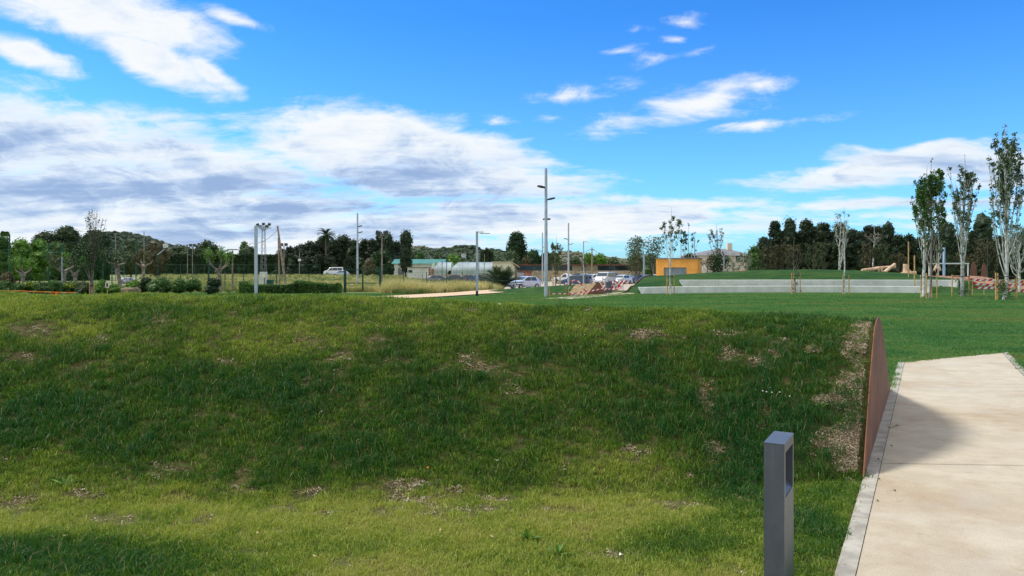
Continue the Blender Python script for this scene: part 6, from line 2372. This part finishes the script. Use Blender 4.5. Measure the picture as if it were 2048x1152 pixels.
MB().add(v * [.85, .4, .38] + [0, 0, .62], ICO_F).build('bundle', mat('black_white_cloth', (.02, .02, .03), .8, 0, .1, 3.5, col2=(.55, .58, .65)), t)

# ------------------------------------------------------------------ little things on and near the mound
def on_mound(px, py):
    """point of the mound or the ground seen at a photo pixel"""
    s, u = np.meshgrid(np.linspace(0, 1, 900), np.linspace(-1, 0, 300), indexing='ij')
    P = mound_surf(s, u).reshape(-1, 3)
    qx, qy = proj(P)
    i = np.argmin((qx - px) ** 2 + (qy - py) ** 2)
    if (qx[i] - px) ** 2 + (qy[i] - py) ** 2 > 120:
        d = ZC * FPX / (py - HY)
        return np.array([X(px, d), d, 0])
    return P[i]


M_weed = leafm('weed_leaf', (.14, .26, .06), (.08, .18, .04), .25)
M_flower = mat('flower_white', (.8, .8, .72), .6)


def weed(label, px, py, size, nleaf, seed, flowers=0):
    rng = np.random.RandomState(seed)
    p = on_mound(px, py)
    t = thing('weed', label, 'weed', tuple(p))
    mb = MB()
    for i in range(nleaf):
        a = rng.rand() * 2 * pi
        el = rng.uniform(.3, 1.3)
        L_ = size * rng.uniform(.6, 1)
        w_ = L_ * .22
        dv = np.array([cos(a) * cos(el), sin(a) * cos(el), sin(el)])
        sd = np.array([-sin(a), cos(a), 0])
        c = [dv * L_ * f + np.array([0, 0, -.3 * L_ * f * f * cos(el)]) for f in (0, .35, .7, 1)]
        ww = [.004, w_ * .8, w_, .003]
        V = []
        for q, k in zip(c, ww):
            V += [q - sd * k / 2, q + sd * k / 2]
        mb.add(V, [(0, 1, 3, 2), (2, 3, 5, 4), (4, 5, 7, 6)], 0, True)
    mb.build('leaves', M_weed, t)
    for i in range(flowers):
        q = rng.normal(size=2) * size * .8
        zf_ = size * rng.uniform(.8, 1.3)
        MB().add(ICO_V * [.007, .007, .004] + [q[0], q[1], zf_], ICO_F).build('flower', M_flower, t)
    return t


weed('broad leaved light green weed low on the left of the mound', 130, 972, .15, 7, 1)
weed('tiny white flowering weed on the right of the mound left of the bollard', 1545, 802, .08, 9, 2, 9)
weed('small bright weed high on the lush right part of the mound', 1572, 742, .09, 6, 3)
weed('small green weed on the left part of the mound', 238, 882, .09, 7, 4)
weed('small leafy weed by the bare patch left of the rusty plate', 1645, 815, .10, 9, 5)
weed('low leafy weed in the worn turf in front of the mound, centre', 1055, 1080, .13, 12, 6)
weed('low leafy weed in the middle of the worn turf left of the bollard', 1115, 1110, .11, 12, 7)
M_dead = mat('dead_leaf', (.50, .38, .20), .8, 0, .2, 30)
LT = [(645, 833, 'pale petal on the middle left of the mound'), (855, 945, 'orange leaf low in the middle of the mound'), (993, 930, 'white petal in the middle of the mound'), (1170, 678, 'white petal high on the mound'), (880, 1072, 'curled tan leaf on the worn turf'),
      (130, 1083, 'curled tan leaf on the worn turf at lower left'), (420, 1050, 'dark curled leaf at the lower left foot of the mound'), (515, 1078, 'tan leaf at the foot of the mound left of centre'), (1240, 1122, 'pale stone in the worn turf'), (1000, 615, 'white petal on the crest'),
      (1602, 966, 'yellow leaf right of the bollard top'), (985, 1085, 'long tan leaf in the worn turf'), (630, 1125, 'pale straw piece in the worn turf'), (1633, 978, 'small tan leaf between bollard and plate')]
for i, (px, py, nm) in enumerate(LT):
    p = on_mound(px, py)
    r_ = random.Random(i)
    s_q = .016
    a = r_.uniform(0, 6)
    ca, sa = cos(a), sin(a)
    V = []
    for (u, v_, z_) in ((-1, 0, .4), (-.3, -.38, .0), (.5, -.3, .1), (1, 0, .6), (.5, .3, .1), (-.3, .38, 0)):
        V.append(((u * ca - v_ * sa) * s_q, (u * sa + v_ * ca) * s_q, z_ * s_q))
    V = np.array(V)
    mb = MB().add(np.concatenate([V, V + [0, 0, .002]]), [(0, 1, 2, 3, 4, 5)[::-1], (6, 7, 8, 9, 10, 11)])
    mb.add(np.concatenate([V, V + [0, 0, .002]]), [(k_, (k_ + 1) % 6, (k_ + 1) % 6 + 6, k_ + 6) for k_ in range(6)])
    tag(mb.build('fallen_leaf', {'w': M_flower, 'o': M_orange}.get('w' if ('white' in nm or 'pale petal' in nm or 'stone' in nm) else ('o' if 'orange' in nm else 'd'), M_dead), loc=(p[0], p[1], p[2] + .035)), nm, 'leaf', 'fallen leaves and petals')
# twig and pebbles on the path
q0 = along(9.0, .10)
tw = MB().tube([(0, 0, 0), (.06, .02, .004), (.13, .09, .006), (.17, .14, .004)], .004, 5).tube([(.10, .06, .005), (.15, .05, .012)], .003, 4)
q0 = along(7.9, .08)
tag(tw.build('twig', M_twig, loc=(q0[0], q0[1], .026)), 'thin curved twig on the path edging beside the rusty plate', 'twig')
r_ = random.Random(5)
for i, (yy_, off, nm) in enumerate(((6.0, .10, 'larger dark pebble on the path edging below the plate'), (5.75, .22, 'smaller dark pebble on the path below the plate'), (7.15, .14, 'tan crumb of soil beside the plate foot'), (6.6, .06, 'brown crumb of soil at the plate foot'), (5.45, .12, 'small clod at the edge of the path edging'), (4.6, 1.05, 'dark crumb out on the path'))):
    q0 = along(yy_, off)
    s_q = r_.uniform(.005, .010)
    tag(MB().add(ICO_V * [s_q, s_q * .8, s_q * .6] * (1 + .15 * np.random.RandomState(i).normal(size=(42, 1))), ICO_F).build('pebble', M_bark, loc=(q0[0], q0[1], .018 + s_q * .5)), nm, 'pebble')
